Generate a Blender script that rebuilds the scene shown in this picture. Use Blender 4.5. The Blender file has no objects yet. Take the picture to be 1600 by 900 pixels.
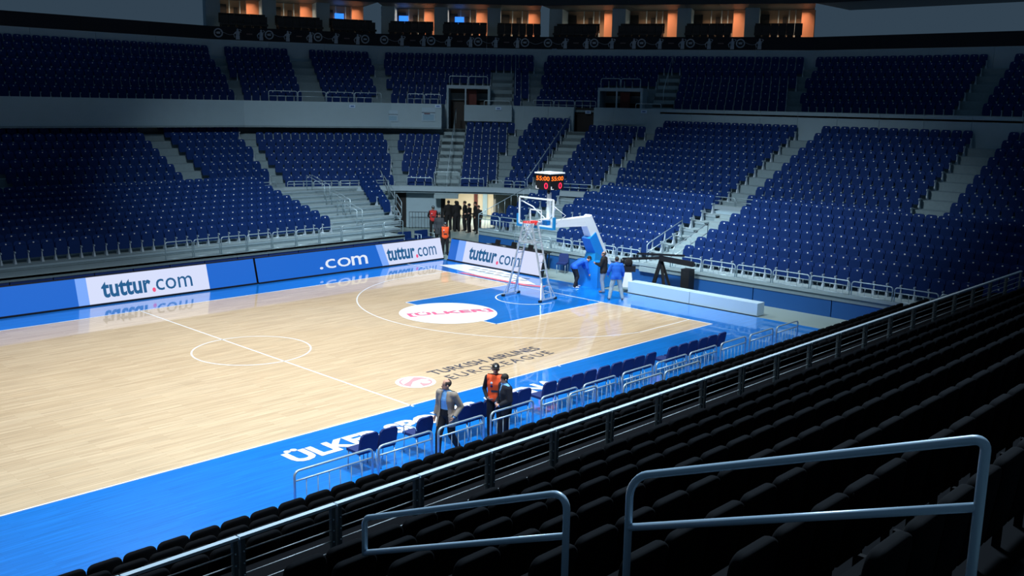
import bpy, math, random
import numpy as np
from mathutils import Vector, Matrix
random.seed(7)
C = bpy.context.scene.collection
SC = bpy.context.scene
PI = math.pi
R = math.radians

# ---------------------------------------------------------------- camera
CAM_POS = Vector((-29.378, -25.781, 7.635))
FW = Vector((0.70895764, 0.67980258, -0.1877432))
RT = Vector((0.69464352, -0.71909414, 0.01933906))
UP = Vector((0.12185829, 0.14412517, 0.98202774))
FPX = 1515.7
cd = bpy.data.cameras.new('camera'); cam = bpy.data.objects.new('camera', cd); C.objects.link(cam)
cd.sensor_width = 36; cd.lens = FPX/1600*36; cd.clip_start = .1; cd.clip_end = 400
cam.matrix_world = Matrix(((RT.x, UP.x, -FW.x, CAM_POS.x), (RT.y, UP.y, -FW.y, CAM_POS.y), (RT.z, UP.z, -FW.z, CAM_POS.z), (0, 0, 0, 1)))
SC.camera = cam
def project(x, y, z):
    d = Vector((x, y, z)) - CAM_POS; w = d.dot(FW)
    return 800+FPX*d.dot(RT)/w, 450-FPX*d.dot(UP)/w, w

# ---------------------------------------------------------------- light
SC.view_settings.view_transform = 'Standard'; SC.view_settings.look = 'None'
SC.view_settings.gamma = 1; SC.view_settings.use_curve_mapping = False
SC.view_settings.exposure = 0.0
W = bpy.data.worlds.new('world'); SC.world = W; W.use_nodes = True
W.node_tree.nodes['Background'].inputs[0].default_value = (.36, .62, .92, 1)
W.node_tree.nodes['Background'].inputs[1].default_value = .085
def area(name, loc, sx, sy, power, col=(.93, .97, 1), spread=100, rot=(0, 0, 0)):
    l = bpy.data.lights.new(name, 'AREA'); l.shape = 'RECTANGLE'; l.size = sx; l.size_y = sy
    l.energy = power; l.color = col; l.spread = R(spread)
    o = bpy.data.objects.new(name, l); C.objects.link(o); o.location = loc; o.rotation_euler = rot
    return o
def aim(o, tgt):
    o.rotation_euler = (Vector(tgt)-o.location).to_track_quat('-Z', 'Y').to_euler()
    return o
for lx, ly, tx, ty in ((-22, 11, -20, 0), (-12, 11, -12, 0), (-2, 11, -3, 0), (-26, -15, -19, -5), (-15, -15, -13, -5), (-4, -15, -4, -4)):
    aim(area('court_floodlight', (lx, ly, 20), 2.5, 2.5, 640 if ly > 0 else 640, spread=72), (tx, ty, 0))
aim(area('end_stand_floodlight', (-8, -4, 21), 2.5, 2.5, 1150, (.85, .95, 1), 60), (8, 0, 1))
aim(area('corner_stand_floodlight', (-12, 2, 21), 2.5, 2.5, 900, (.85, .95, 1), 60), (3, 16, 1))
aim(area('near_stand_fill_light', (-14, -14, 20), 3, 3, 2300, (.66, .84, 1), 120), (-22, -21, 3))  # added fill light, not a lamp of the arena; lifts the foreground rails

# ---------------------------------------------------------------- materials
MATS = {}
def srgb(c):
    return tuple((v/255/12.92 if v/255 <= .04045 else ((v/255+.055)/1.055)**2.4) for v in c) + (1,)
def mat(name, col, rough=.5, metal=0, noise=0, scale=20, emit=0, spec=.5, coat=0, bump=0):
    if name in MATS: return MATS[name]
    m = bpy.data.materials.new(name); m.use_nodes = True; nt = m.node_tree; b = nt.nodes['Principled BSDF']
    c = srgb(col) if max(col) > 1 else tuple(col)+(1,)
    b.inputs['Base Color'].default_value = c
    b.inputs['Roughness'].default_value = rough; b.inputs['Metallic'].default_value = metal
    b.inputs['Specular IOR Level'].default_value = spec
    if coat: b.inputs['Coat Weight'].default_value = coat; b.inputs['Coat Roughness'].default_value = .08
    if noise or bump:
        tc = nt.nodes.new('ShaderNodeTexCoord'); n = nt.nodes.new('ShaderNodeTexNoise'); n.inputs['Scale'].default_value = scale
        n.inputs['Detail'].default_value = 4
        nt.links.new(tc.outputs['Object'], n.inputs['Vector'])
        if noise:
            mx = nt.nodes.new('ShaderNodeMix'); mx.data_type = 'RGBA'
            mx.inputs['A'].default_value = tuple(v*(1-noise) for v in c[:3])+(1,)
            mx.inputs['B'].default_value = tuple(min(1, v*(1+noise)) for v in c[:3])+(1,)
            nt.links.new(n.outputs['Fac'], mx.inputs['Factor']); nt.links.new(mx.outputs['Result'], b.inputs['Base Color'])
        if bump:
            bp = nt.nodes.new('ShaderNodeBump'); bp.inputs['Strength'].default_value = bump; bp.inputs['Distance'].default_value = .01
            nt.links.new(n.outputs['Fac'], bp.inputs['Height']); nt.links.new(bp.outputs['Normal'], b.inputs['Normal'])
    if emit:
        b.inputs['Emission Color'].default_value = c; b.inputs['Emission Strength'].default_value = emit
        b.inputs['Base Color'].default_value = (0, 0, 0, 1)
    MATS[name] = m; return m
def wood_mat(name, c1, c2, c3, rough, coat, along='X'):
    m = bpy.data.materials.new(name); m.use_nodes = True; nt = m.node_tree; b = nt.nodes['Principled BSDF']; L = nt.links.new
    tc = nt.nodes.new('ShaderNodeTexCoord')
    br = nt.nodes.new('ShaderNodeTexBrick'); br.offset = .37; br.inputs['Scale'].default_value = 1
    br.inputs['Brick Width'].default_value = 1.4; br.inputs['Row Height'].default_value = .09
    br.inputs['Mortar Size'].default_value = .002; br.inputs['Bias'].default_value = 0
    br.inputs['Color1'].default_value = srgb(c1); br.inputs['Color2'].default_value = srgb(c2); br.inputs['Mortar'].default_value = srgb(c3)
    L(tc.outputs['Object'], br.inputs['Vector'])
    mp = nt.nodes.new('ShaderNodeMapping'); mp.inputs['Scale'].default_value = (.7, 14, 1)
    n = nt.nodes.new('ShaderNodeTexNoise'); n.inputs['Scale'].default_value = 1.2; n.inputs['Detail'].default_value = 5
    L(tc.outputs['Object'], mp.inputs['Vector']); L(mp.outputs['Vector'], n.inputs['Vector'])
    mx = nt.nodes.new('ShaderNodeMix'); mx.data_type = 'RGBA'; mx.blend_type = 'MULTIPLY'
    rp = nt.nodes.new('ShaderNodeMapRange'); rp.inputs['From Min'].default_value = .3; rp.inputs['From Max'].default_value = .7
    rp.inputs['To Min'].default_value = .8; rp.inputs['To Max'].default_value = 1.08
    L(n.outputs['Fac'], rp.inputs['Value']); mx.inputs['Factor'].default_value = 1
    L(br.outputs['Color'], mx.inputs['A']); L(rp.outputs['Result'], mx.inputs['B']); L(mx.outputs['Result'], b.inputs['Base Color'])
    b.inputs['Roughness'].default_value = rough; b.inputs['Coat Weight'].default_value = coat; b.inputs['Coat Roughness'].default_value = .04; b.inputs['Coat IOR'].default_value = 1.6
    b.inputs['Specular IOR Level'].default_value = .3
    MATS[name] = m; return m
M_WOOD = wood_mat('maple_floor', (216, 194, 160), (200, 176, 142), (168, 142, 110), .42, .7)
M_BLUE = wood_mat('blue_painted_floor', (16, 128, 224), (12, 120, 214), (8, 104, 196), .28, 1.0)
M_LINE = mat('white_line_paint', (238, 242, 246), .35, coat=.5)
M_INK = mat('dark_floor_lettering', (70, 72, 84), .4, coat=.4)
M_PINK = mat('pink_floor_print', (228, 96, 140), .4, coat=.4)
M_PINKW = mat('pale_pink_floor_print', (214, 150, 155), .4, coat=.4)
M_RED = mat('red_floor_print', (225, 85, 105), .4, coat=.4)
M_SCRIPT = mat('green_grey_floor_print', (40, 85, 105), .4, coat=.4)
M_CONC = mat('concrete', (140, 162, 170), .8, noise=.12, scale=3)
M_CONC2 = mat('painted_concrete_step', (118, 140, 150), .85, noise=.15, scale=6)
M_WALL = mat('grey_painted_wall', (148, 174, 188), .8, noise=.06, scale=1.5)
M_FLOOR = mat('grey_green_arena_floor', (128, 148, 148), .55, noise=.1, scale=1)
M_SKIRT = mat('blue_skirt_panel', (18, 82, 150), .6)
M_CARPET = mat('blue_carpet', (40, 120, 225), .8, noise=.05)
M_SEAT = mat('blue_seat_fabric', (6, 44, 104), .75, noise=.08, scale=30, spec=.2)
M_SEATD = mat('navy_seat_shell', (6, 42, 98), .75, spec=.2)
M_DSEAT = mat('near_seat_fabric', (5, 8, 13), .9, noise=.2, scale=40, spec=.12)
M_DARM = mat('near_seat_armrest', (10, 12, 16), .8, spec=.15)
M_BRK = mat('pale_seat_bracket', (165, 184, 198), .5, metal=.1)
M_TAG = mat('number_plate', (235, 238, 240), .4)
M_STEEL = mat('brushed_steel_tube', (172, 196, 208), .38, metal=.45)
M_STEELN = mat('blue_grey_painted_tube', (178, 205, 225), .34, metal=.1)
M_HRAIL = mat('pale_flat_handrail', (205, 225, 236), .45, metal=.1)
M_POST = mat('grey_flat_steel_post', (96, 108, 112), .5, metal=.2)
M_CABLE = mat('bright_steel_cable', (205, 215, 220), .4, metal=.2)
M_ALU = mat('aluminium', (205, 218, 226), .3, metal=.6)
M_DARKM = mat('dark_steel', (66, 78, 86), .5, metal=.6)
M_BLACK = mat('black_plastic', (12, 13, 16), .5)
M_WHITE = mat('white_paint', (232, 240, 244), .4)
M_PAD = mat('blue_hoop_padding', (20, 134, 222), .45)
M_PADC = mat('cyan_backboard_padding', (20, 130, 195), .45)
M_RIM = mat('orange_red_rim', (225, 50, 50), .4)
M_NET = mat('white_net_cord', (225, 235, 240), .8)
M_CREAM = mat('cream_plaster', (215, 205, 185), .8)
M_ORANGE = mat('terracotta_suite_wall', (225, 150, 115), .8)
M_BEIGE = mat('beige_suite_wall', (165, 140, 120), .8)
M_PIER = mat('pale_blue_pier', (150, 180, 200), .8)
M_REDP = mat('dark_red_door', (95, 45, 42), .7)
M_BANNER = mat('navy_banner', (14, 20, 32), .8)
M_BANP = mat('grey_banner_print', (165, 175, 188), .8)
M_FASC = mat('grey_fascia', (150, 172, 186), .7)
M_GLASS = bpy.data.materials.new('clear_glass'); M_GLASS.use_nodes = True
_b = M_GLASS.node_tree.nodes['Principled BSDF']; _b.inputs['Transmission Weight'].default_value = 1; _b.inputs['Roughness'].default_value = 0
_b.inputs['IOR'].default_value = 1.02; _b.inputs['Base Color'].default_value = (.95, 1, 1, 1)
def emi(name, col, s): return mat(name, col, emit=s)
E_WHITE = emi('led_white', (214, 222, 250), 1.0)
E_BLUE = emi('led_blue', (14, 100, 205), 1.0)
E_LIGHT = emi('led_light_blue', (120, 168, 250), 1.0)
E_TEXT = emi('led_teal_text', (14, 88, 140), 1.0)
E_TEXTW = emi('led_white_text', (225, 235, 250), 1.0)
E_DOT = emi('led_pink_dot', (240, 85, 130), 1.0)
E_AMBER = emi('led_amber_digit', (255, 120, 40), 1.6)
E_REDD = emi('led_red_digit', (255, 50, 90), 1.5)
E_LW = emi('led_pale_letter', (225, 235, 245), 1.0)
E_TV = emi('television_glow', (30, 120, 240), 1.6)

# ---------------------------------------------------------------- mesh helpers
class MB:
    def __init__(s): s.v = []; s.f = []; s.m = []; s.sm = []
    def add(s, vs, fs, mi=0, smooth=False):
        o = len(s.v); s.v += [tuple(q) for q in vs]; s.f += [tuple(i+o for i in f) for f in fs]
        s.m += [mi]*len(fs); s.sm += [smooth]*len(fs); return s
    def box(s, x0, x1, y0, y1, z0, z1, mi=0):
        return s.add([(x0,y0,z0),(x1,y0,z0),(x1,y1,z0),(x0,y1,z0),(x0,y0,z1),(x1,y0,z1),(x1,y1,z1),(x0,y1,z1)],
              [(0,3,2,1),(4,5,6,7),(0,1,5,4),(1,2,6,5),(2,3,7,6),(3,0,4,7)], mi)
    def hexa(s, p, mi=0):
        return s.add(p, [(0,3,2,1),(4,5,6,7),(0,1,5,4),(1,2,6,5),(2,3,7,6),(3,0,4,7)], mi)
    def bar(s, a, b, w, h, mi=0, upv=(0,0,1)):
        a = Vector(a); b = Vector(b); d = (b-a).normalized(); u = Vector(upv)
        if abs(d.dot(u)) > .98: u = Vector((1,0,0))
        r = d.cross(u).normalized(); u = r.cross(d); r = r*w/2; u = u*h/2
        return s.hexa([a-r-u, a+r-u, b+r-u, b-r-u, a-r+u, a+r+u, b+r+u, b-r+u], mi)
    def tube(s, pts, r, n=8, mi=0, r2=None, close=False):
        pts = [Vector(p) for p in pts]; k = len(pts); vs = []
        prev = None
        for i, p in enumerate(pts):
            if close: d = (pts[(i+1) % k]-pts[i-1]).normalized()
            elif i == 0: d = (pts[1]-p).normalized()
            elif i == k-1: d = (p-pts[-2]).normalized()
            else: d = ((pts[i+1]-p).normalized()+(p-pts[i-1]).normalized()).normalized()
            u = prev if prev is not None else (Vector((0,0,1)) if abs(d.z) < .95 else Vector((1,0,0)))
            a = d.cross(u).normalized() if d.cross(u).length > 1e-4 else d.orthogonal().normalized()
            u = a.cross(d).normalized(); prev = u
            rr = r if r2 is None else r+(r2-r)*i/(k-1)
            for j in range(n):
                t = 2*PI*j/n; vs.append(p+a*rr*math.cos(t)+u*rr*math.sin(t))
        fs = []
        for i in range(k if close else k-1):
            for j in range(n):
                q = (i+1) % k
                fs.append((i*n+j, i*n+(j+1) % n, q*n+(j+1) % n, q*n+j))
        if not close: fs += [tuple(range(n))[::-1], tuple((k-1)*n+j for j in range(n))]
        return s.add(vs, fs, mi, True)
    def prism(s, poly, z0, z1, mi=0):
        n = len(poly); vs = [(x,y,z0) for x,y in poly]+[(x,y,z1) for x,y in poly]
        return s.add(vs, [tuple(range(n))[::-1], tuple(range(n,2*n))]+[(i,(i+1)%n,n+(i+1)%n,n+i) for i in range(n)], mi)
    def slab(s, prof, y0, y1, mi=0, axis='y'):
        # profile in x,z extruded along y
        n = len(prof)
        vs = [(x,y0,z) for x,z in prof]+[(x,y1,z) for x,z in prof]
        return s.add(vs, [tuple(range(n)), tuple(range(n,2*n))[::-1]]+[(i,n+i,n+(i+1)%n,(i+1)%n) for i in range(n)], mi)
    def ell(s, c, rx, ry, rz, seg=12, rings=8, mi=0):
        vs = [(c[0],c[1],c[2]-rz)]
        for i in range(1, rings):
            t = -PI/2+PI*i/rings
            for j in range(seg):
                a = 2*PI*j/seg; vs.append((c[0]+rx*math.cos(t)*math.cos(a), c[1]+ry*math.cos(t)*math.sin(a), c[2]+rz*math.sin(t)))
        vs.append((c[0],c[1],c[2]+rz)); fs = []
        for j in range(seg): fs.append((0, 1+(j+1)%seg, 1+j))
        for i in range(rings-2):
            for j in range(seg):
                a = 1+i*seg; b = a+seg; fs.append((a+j, a+(j+1)%seg, b+(j+1)%seg, b+j))
        a = 1+(rings-2)*seg
        for j in range(seg): fs.append((a+j, a+(j+1)%seg, len(vs)-1))
        return s.add(vs, fs, mi, True)
    def xf(s, M):
        s.v = [tuple(M @ Vector(q)) for q in s.v]; return s
    def mesh(s, name, mats):
        me = bpy.data.meshes.new(name); me.from_pydata(s.v, [], s.f)
        if not isinstance(mats, (list, tuple)): mats = [mats]
        for m in mats: me.materials.append(m)
        me.polygons.foreach_set('material_index', s.m); me.polygons.foreach_set('use_smooth', s.sm); me.update()
        return me
    def build(s, name, mats, parent=None):
        o = bpy.data.objects.new(name, s.mesh(name, mats)); C.objects.link(o)
        if parent is not None: o.parent = parent
        return o
def inst(name, me, parent=None, loc=None, rz=None):
    o = bpy.data.objects.new(name, me); C.objects.link(o)
    if parent is not None: o.parent = parent
    if loc is not None: o.location = loc
    if rz is not None: o.rotation_euler = (0, 0, rz)
    return o
def tag(o, label=None, cat=None, group=None, kind=None):
    if label: o['label'] = label
    if cat: o['category'] = cat
    if group: o['group'] = group
    if kind: o['kind'] = kind
    return o
def thing(name, loc=(0,0,0), rz=0, label=None, cat=None, group=None, kind=None):
    o = bpy.data.objects.new(name, None); C.objects.link(o); o.location = loc; o.rotation_euler = (0,0,rz); o.empty_display_size = .2
    return tag(o, label, cat, group, kind)
def copy_tree(o, parent=None):
    c = o.copy(); C.objects.link(c)
    if parent is not None: c.parent = parent
    for ch in list(o.children): copy_tree(ch, c)
    return c
DG = None
def text_mesh(name, body, m, size, parent, extrude=.002, offset=0, shear=0, align='LEFT', sx=1, sy=1, spacing=1):
    cu = bpy.data.curves.new(name, 'FONT'); cu.body = body; cu.size = size; cu.extrude = extrude; cu.offset = offset
    cu.shear = shear; cu.align_x = align; cu.space_character = spacing; cu.resolution_u = 3
    t = bpy.data.objects.new('tmp', cu); C.objects.link(t)
    bpy.context.view_layer.update()
    me = bpy.data.meshes.new_from_object(t.evaluated_get(bpy.context.evaluated_depsgraph_get()))
    bpy.data.objects.remove(t)
    for v in me.vertices: v.co.x *= sx; v.co.y *= sy
    me.materials.clear(); me.materials.append(m); me.name = name
    o = bpy.data.objects.new(name, me); C.objects.link(o); o.parent = parent
    return o
def width(o): xs = [v.co.x for v in o.data.vertices]; return min(xs), max(xs)
ORD = ['first','second','third','fourth','fifth','sixth','seventh','eighth','ninth','tenth','eleventh','twelfth','thirteenth','fourteenth','fifteenth','sixteenth','seventeenth','eighteenth','nineteenth','twentieth']
def ordn(i):
    if i < 20: return ORD[i]
    n = i+1
    return f"{n}{'th' if 10 <= n%100 <= 20 else {1:'st',2:'nd',3:'rd'}.get(n%10,'th')}"

# ================================================================ FLOOR AND COURT
MB().box(-60, 60, -45, 60, -.5, -.03).build('floor', M_FLOOR)['kind'] = 'structure'
court = thing('playing_floor', (0,0,0), 0, 'glossy maple basketball court with blue key, borders and white lines', 'basketball court', kind='structure')
MB().box(-30.5, 2.3, -11.2, 10.6, -.03, -.004, 0).build('blue_border', M_BLUE, court)
MB().box(-28, 0, -7.5, 7.5, -.004, 0, 0).build('maple_field', M_WOOD, court)
MB().box(-5.8, 0, -2.45, 2.45, -.001, .002, 0).build('painted_key', M_BLUE, court)
zl = .004
def line(name, x0, x1, y0, y1, z=zl, m=M_LINE): return MB().box(x0, x1, y0, y1, -.001, z).build(name, m, court)
line('sideline', -28, 0, -7.55, -7.5); line('sideline', -28, 0, 7.5, 7.55)
line('baseline', 0, .05, -7.55, 9.5)
line('center_line', -14.025, -13.975, -7.65, 7.65)
line('throw_in_mark', -8.35, -8.30, -7.65, -7.5)
line('key_edge', -5.85, 0, -2.5, -2.45); line('key_edge', -5.85, 0, 2.45, 2.5); line('free_throw_line', -5.85, -5.8, -2.5, 2.5)
def arc(name, cx, cy, r, a0, a1, n, w=.05, z=zl, m=M_LINE, r0=None):
    b = MB(); vs = []
    for i in range(n+1):
        a = R(a0+(a1-a0)*i/n)
        for rr in (r-w, r): vs += [(cx+rr*math.cos(a), cy+rr*math.sin(a), z)]
    b.add(vs, [(2*i, 2*i+1, 2*i+3, 2*i+2) for i in range(n)]); return b.build(name, m, court)
arc('three_point_line', -1.575, 0, 6.75, 102, 258, 80)
line('three_point_line', -3, 0, -6.6, -6.55); line('three_point_line', -3, 0, 6.55, 6.6)
arc('no_charge_arc', -1.575, 0, 1.3, 90, 270, 40)
arc('center_circle', -14, 0, 1.8, 0, 360, 60)
def disc(name, cx, cy, r, z, m, n=64, parent=court):
    return MB().add([(cx+r*math.cos(2*PI*i/n), cy+r*math.sin(2*PI*i/n), z) for i in range(n)], [tuple(range(n))]).build(name, m, parent)
disc('free_throw_circle', -5.85, 0, 1.8, .006, M_LINE)
# lettering on the floor
def floor_text(name, body, m, x, y, ang, length, height, z, off=.0, spacing=1.0, italic=0):
    o = text_mesh(name, body, m, 1, court, .001, off, italic, spacing=spacing)
    a, b = width(o); hs = [v.co.y for v in o.data.vertices]; h = .72
    for v in o.data.vertices: v.co.x = (v.co.x-a)/(b-a)*length; v.co.y = v.co.y/h*height
    o.location = (x, y, z); o.rotation_euler = (0, 0, R(ang)); return o
floor_text('circle_lettering', '[ÜLKER]', M_PINK, -7.30, .48, -24.5, 3.2, .42, .009, .03)
o = floor_text('circle_lettering', '[ÜLKER]', M_SCRIPT, -7.26, .52, -24.5, 3.2, .42, .0075, .0)
floor_text('sponsor_lettering', 'TURKISH AIRLINES', M_INK, -11.68, -5.86, -.2, 4.45, .42, .006, .012)
floor_text('sponsor_lettering', 'EUROLEAGUE', M_INK, -11.6, -6.52, .3, 4.3, .42, .006, .0, 1.25)
floor_text('venue_lettering', 'ÜLKER SPORTS ARENA', M_LINE, -18.35, -8.95, 0, 8.75, .62, .006, .045)
# round competition emblem
ex, ey = -12.55, -6.03
disc('emblem_disc', ex, ey, .56, .006, M_LINE)
def dpoly(name, pts, z, m): return MB().add([(ex+a, ey+b, z) for a, b in pts], [tuple(range(len(pts)))]).build(name, m, court)
disc('emblem_ground', ex, ey, .46, .0075, M_PINKW)
dpoly('emblem_swirl', [(-.42,.02),(-.1,.16),(.25,.38),(.12,.42),(-.1,.4),(-.3,.27)], .009, M_LINE)
dpoly('emblem_swirl', [(-.36,-.22),(-.05,.05),(.3,.1),(.42,.0),(.4,-.1),(.16,-.06),(-.02,-.2),(-.1,-.42),(-.22,-.38)], .009, M_LINE)
disc('emblem_ball', ex+.2, ey-.2, .13, .009, M_LINE, 24)
# white script panel behind the baseline
MB().add([(.95,8.15,.006),(2.05,7.5,.006),(2.15,5.2,.006),(1.85,3.9,.006),(.75,1.7,.006),(.5,2.2,.006),(.45,5.0,.006)], [tuple(range(7))[::-1]]).build('baseline_panel', M_LINE, court)
MB().add([(.22,6.0,.008),(.42,5.9,.008),(.5,1.9,.008),(.85,1.2,.008),(.55,1.1,.008),(.22,1.9,.008)], [tuple(range(6))[::-1]]).build('baseline_stripe', M_RED, court)
for i in range(7):
    for j in range(2):
        yy = 6.6-.55*i-.28*j; xx = 1.55-.45*j-.03*i
        MB().add([(xx,yy,.008),(xx+.22,yy-.12,.008),(xx+.3,yy-.42,.008),(xx+.16,yy-.45,.008)], [(0,1,2,3)]).build('script_stroke', M_SCRIPT, court)

# ================================================================ SEAT MODELS
def seat_parts(low=False):
    """local: faces +Y, origin at tread below the seat"""
    back = MB()
    w = .235
    if low:
        prof = [(-w,.40),(w,.40),(w,.80),(w-.05,.86),(-w+.05,.86),(-w,.80)]
    else:
        prof = [(-w+.03,.30),(w-.03,.30),(w,.36),(w,.78),(w-.03,.845),(w-.09,.88),(-w+.09,.88),(-w+.03,.845),(-w,.78),(-w,.36)]
    n = len(prof)
    f = lambda x, z, d: (x, -.12-(z-.4)*.22+d, z)
    back.add([f(x,z,.06) for x,z in prof]+[f(x,z,0) for x,z in prof], [tuple(range(n)), tuple(range(n,2*n))[::-1]]+[(i,n+i,n+(i+1)%n,(i+1)%n) for i in range(n)])
    pan = MB(); q = [(-w+.04,.20),(w-.04,.20),(w-.005,.28),(w-.005,.68),(w-.05,.74),(-w+.05,.74),(-w+.005,.68),(-w+.005,.28)]
    g = lambda x, z, d: (x, -.08-(z-.36)*.10+d, z); n = len(q)
    pan.add([g(x,z,.07) for x,z in q]+[g(x,z,.0) for x,z in q], [tuple(range(n)), tuple(range(n,2*n))[::-1]]+[(i,n+i,n+(i+1)%n,(i+1)%n) for i in range(n)])
    br = MB()
    br.box(-.268,-.226,-.1,.02,.12,.46); br.box(-.272,-.226,-.14,.10,.44,.50); br.hexa([(-.30,-.12,0),(-.2,-.12,0),(-.2,.08,0),(-.30,.08,0),(-.27,-.1,.2),(-.226,-.1,.2),(-.226,.04,.2),(-.27,.04,.2)])
    tagm = MB().box(-.026,.026,-.165,-.125,.77,.815) if not low else MB().box(-.035,.035,-.145,-.125,.75,.81)
    return back, pan, br, tagm
sb, sp, sbr, stg = seat_parts()
SEAT_ME = [('backrest', sb.mesh('seat_backrest', M_SEAT)), ('seat', sp.mesh('seat_pan', M_SEATD)), ('bracket', sbr.mesh('seat_bracket', M_BRK)), ('number_tag', stg.mesh('seat_tag', M_TAG))]
def make_seat(loc, rz, label, group, name='arena_seat', cat='seat', mes=SEAT_ME, tagon=True):
    t = thing(name, loc, rz, label, cat, group)
    for n, me in mes:
        if n == 'number_tag' and not tagon: continue
        inst(n, me, t)
    return t
def mass(name, mbs, mats, xfs, parent=None):
    """replicate one template mesh many times into a single mesh"""
    base = MB()
    for i, b in enumerate(mbs): base.add(b.v, b.f, i, any(b.sm))
    V = np.array(base.v); n = len(V); k = len(xfs)
    out = np.empty((k, n, 3))
    for i, (x, y, z, rz) in enumerate(xfs):
        c, s = math.cos(rz), math.sin(rz)
        out[i,:,0] = V[:,0]*c-V[:,1]*s+x; out[i,:,1] = V[:,0]*s+V[:,1]*c+y; out[i,:,2] = V[:,2]+z
    lens = np.array([len(f) for f in base.f]); idx = np.concatenate([np.array(f) for f in base.f])
    me = bpy.data.meshes.new(name)
    me.vertices.add(n*k); me.vertices.foreach_set('co', out.ravel())
    al = (idx[None,:]+(np.arange(k)*n)[:,None]).ravel().astype(np.int32)
    me.loops.add(len(al)); me.loops.foreach_set('vertex_index', al)
    L = np.tile(lens, k); st = np.concatenate([[0], np.cumsum(L)[:-1]]).astype(np.int32)
    me.polygons.add(len(L)); me.polygons.foreach_set('loop_start', st)
    for m in mats: me.materials.append(m)
    me.polygons.foreach_set('material_index', np.tile(np.array(base.m), k).astype(np.int32))
    me.update(calc_edges=True); me.validate(); me.polygons.foreach_set('use_smooth', np.tile(np.array(base.sm), k))
    o = bpy.data.objects.new(name, me); C.objects.link(o)
    if parent is not None: o.parent = parent
    return o
BLUE = []   # (x,y,z,rz, place text)
STAND_MATS = M_CONC2
def rail_section(parent, a, b, top, mid=None, post=True, r=.022, balus=0, base=0, nm='rail'):
    """tubular rail panel from a to b (xyz at foot), rounded top corners"""
    a = Vector(a); b = Vector(b); d = (b-a); d.normalize(); rad = min(.1, top*.3)
    pts = [a+Vector((0,0,base)), a+Vector((0,0,top-rad))]
    for i in range(1, 4):
        t = PI/2*i/3; pts.append(a+d*rad*(1-math.cos(t))+Vector((0,0,top-rad+rad*math.sin(t))))
    for i in range(0, 4):
        t = PI/2*i/3; pts.append(b-d*rad*(1-math.sin(t))+Vector((0,0,top-rad+rad*math.cos(t))))
    pts.append(b+Vector((0,0,base)))
    MB().tube(pts, r, 8).build('top_rail', M_STEEL, parent)
    for m in (mid or []):
        MB().tube([a+Vector((0,0,m)), b+Vector((0,0,m))], r*.8, 8).build('mid_rail', M_STEEL, parent)
    if balus:
        me = None; h = (mid[0] if mid else top)
        for i in range(balus):
            q = a+(b-a)*((i+1)/(balus+1))
            if me is None: me = MB().tube([(0,0,0),(0,0,h-base)], r*.35, 6).mesh('baluster', M_STEEL)
            inst('baluster', me, parent, tuple(q+Vector((0,0,base))))
# ================================================================ UPPER BOWL
def offset_poly(P, d):
    """offset polyline to its left-hand outward side; P runs so that outward is to the right of travel"""
    n = len(P); N = []
    for i in range(n-1):
        e = (Vector(P[i+1])-Vector(P[i])).normalized(); N.append(Vector((-e.y, e.x)))
    out = []
    for i in range(n):
        if i == 0: out.append(Vector(P[0])+N[0]*d)
        elif i == n-1: out.append(Vector(P[-1])+N[-1]*d)
        else:
            b = (N[i-1]+N[i]).normalized(); out.append(Vector(P[i])+b*(d/b.dot(N[i])))
    return out
def tier(name, label, P, z0, rise, depth, rows, pitch, skip, place, gaps=.22, voids={}):
    root = thing(name, (0,0,0), 0, label, 'grandstand', kind='structure')
    for n in range(rows):
        A = offset_poly(P, n*depth); B = offset_poly(P, (n+1)*depth+.1)
        S = offset_poly(P, n*depth+.5)
        z = z0+n*rise
        for i in range(len(P)-1):
            e = (A[i+1]-A[i]).normalized(); nn = Vector((-e.y, e.x)); rf = Vector(P[i]); vd = [c for c in voids.get(i, []) if c[2] <= n <= c[3]]
            if not vd: MB().prism([A[i], A[i+1], B[i+1], B[i]], (z-rise if n else z-.14), z).build('terrace_step', M_CONC2, root)
            else:
                a_, b_ = vd[0][0], vd[0][1]; d0, d1 = n*depth, (n+1)*depth+.1
                MB().prism([A[i], rf+e*a_+nn*d0, rf+e*a_+nn*d1, B[i]], (z-rise if n else z-.14), z).build('terrace_step', M_CONC2, root)
                MB().prism([rf+e*b_+nn*d0, A[i+1], B[i+1], rf+e*b_+nn*d1], (z-rise if n else z-.14), z).build('terrace_step', M_CONC2, root)
            e = (S[i+1]-S[i]); L = e.length; e = e/L; nrm = Vector((-e.y, e.x)); rz = math.atan2(-nrm.y, -nrm.x)-PI/2
            ref = Vector(P[i]); s0 = (S[i]-ref).dot(e)+gaps; s1 = (S[i+1]-ref).dot(e)-gaps
            # blocks between stairs
            cuts = sorted([c for c in skip.get(i, []) if c[2] <= n <= c[3]]); blocks = []; cur = s0
            for c in cuts:
                if c[0] > cur: blocks.append((cur, min(c[0], s1)))
                cur = max(cur, c[1])
            if cur < s1: blocks.append((cur, s1))
            for bi, (u, v) in enumerate(blocks):
                k = int((v-u)/pitch)
                if k < 1: continue
                m = (v-u-k*pitch)/2; atl = any(abs(c[1]-u) < 1e-6 for c in cuts); atr = any(abs(c[0]-v) < 1e-6 for c in cuts)
                if atl and not atr: m = .03
                if atr and not atl: m = v-u-k*pitch-.03
                for j in range(k):
                    q = ref+e*(u+m+(j+.5)*pitch)+nrm*(n*depth+.5)
                    BLUE.append((q.x, q.y, z, rz, place, n, (i, bi), j))
    return root
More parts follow.
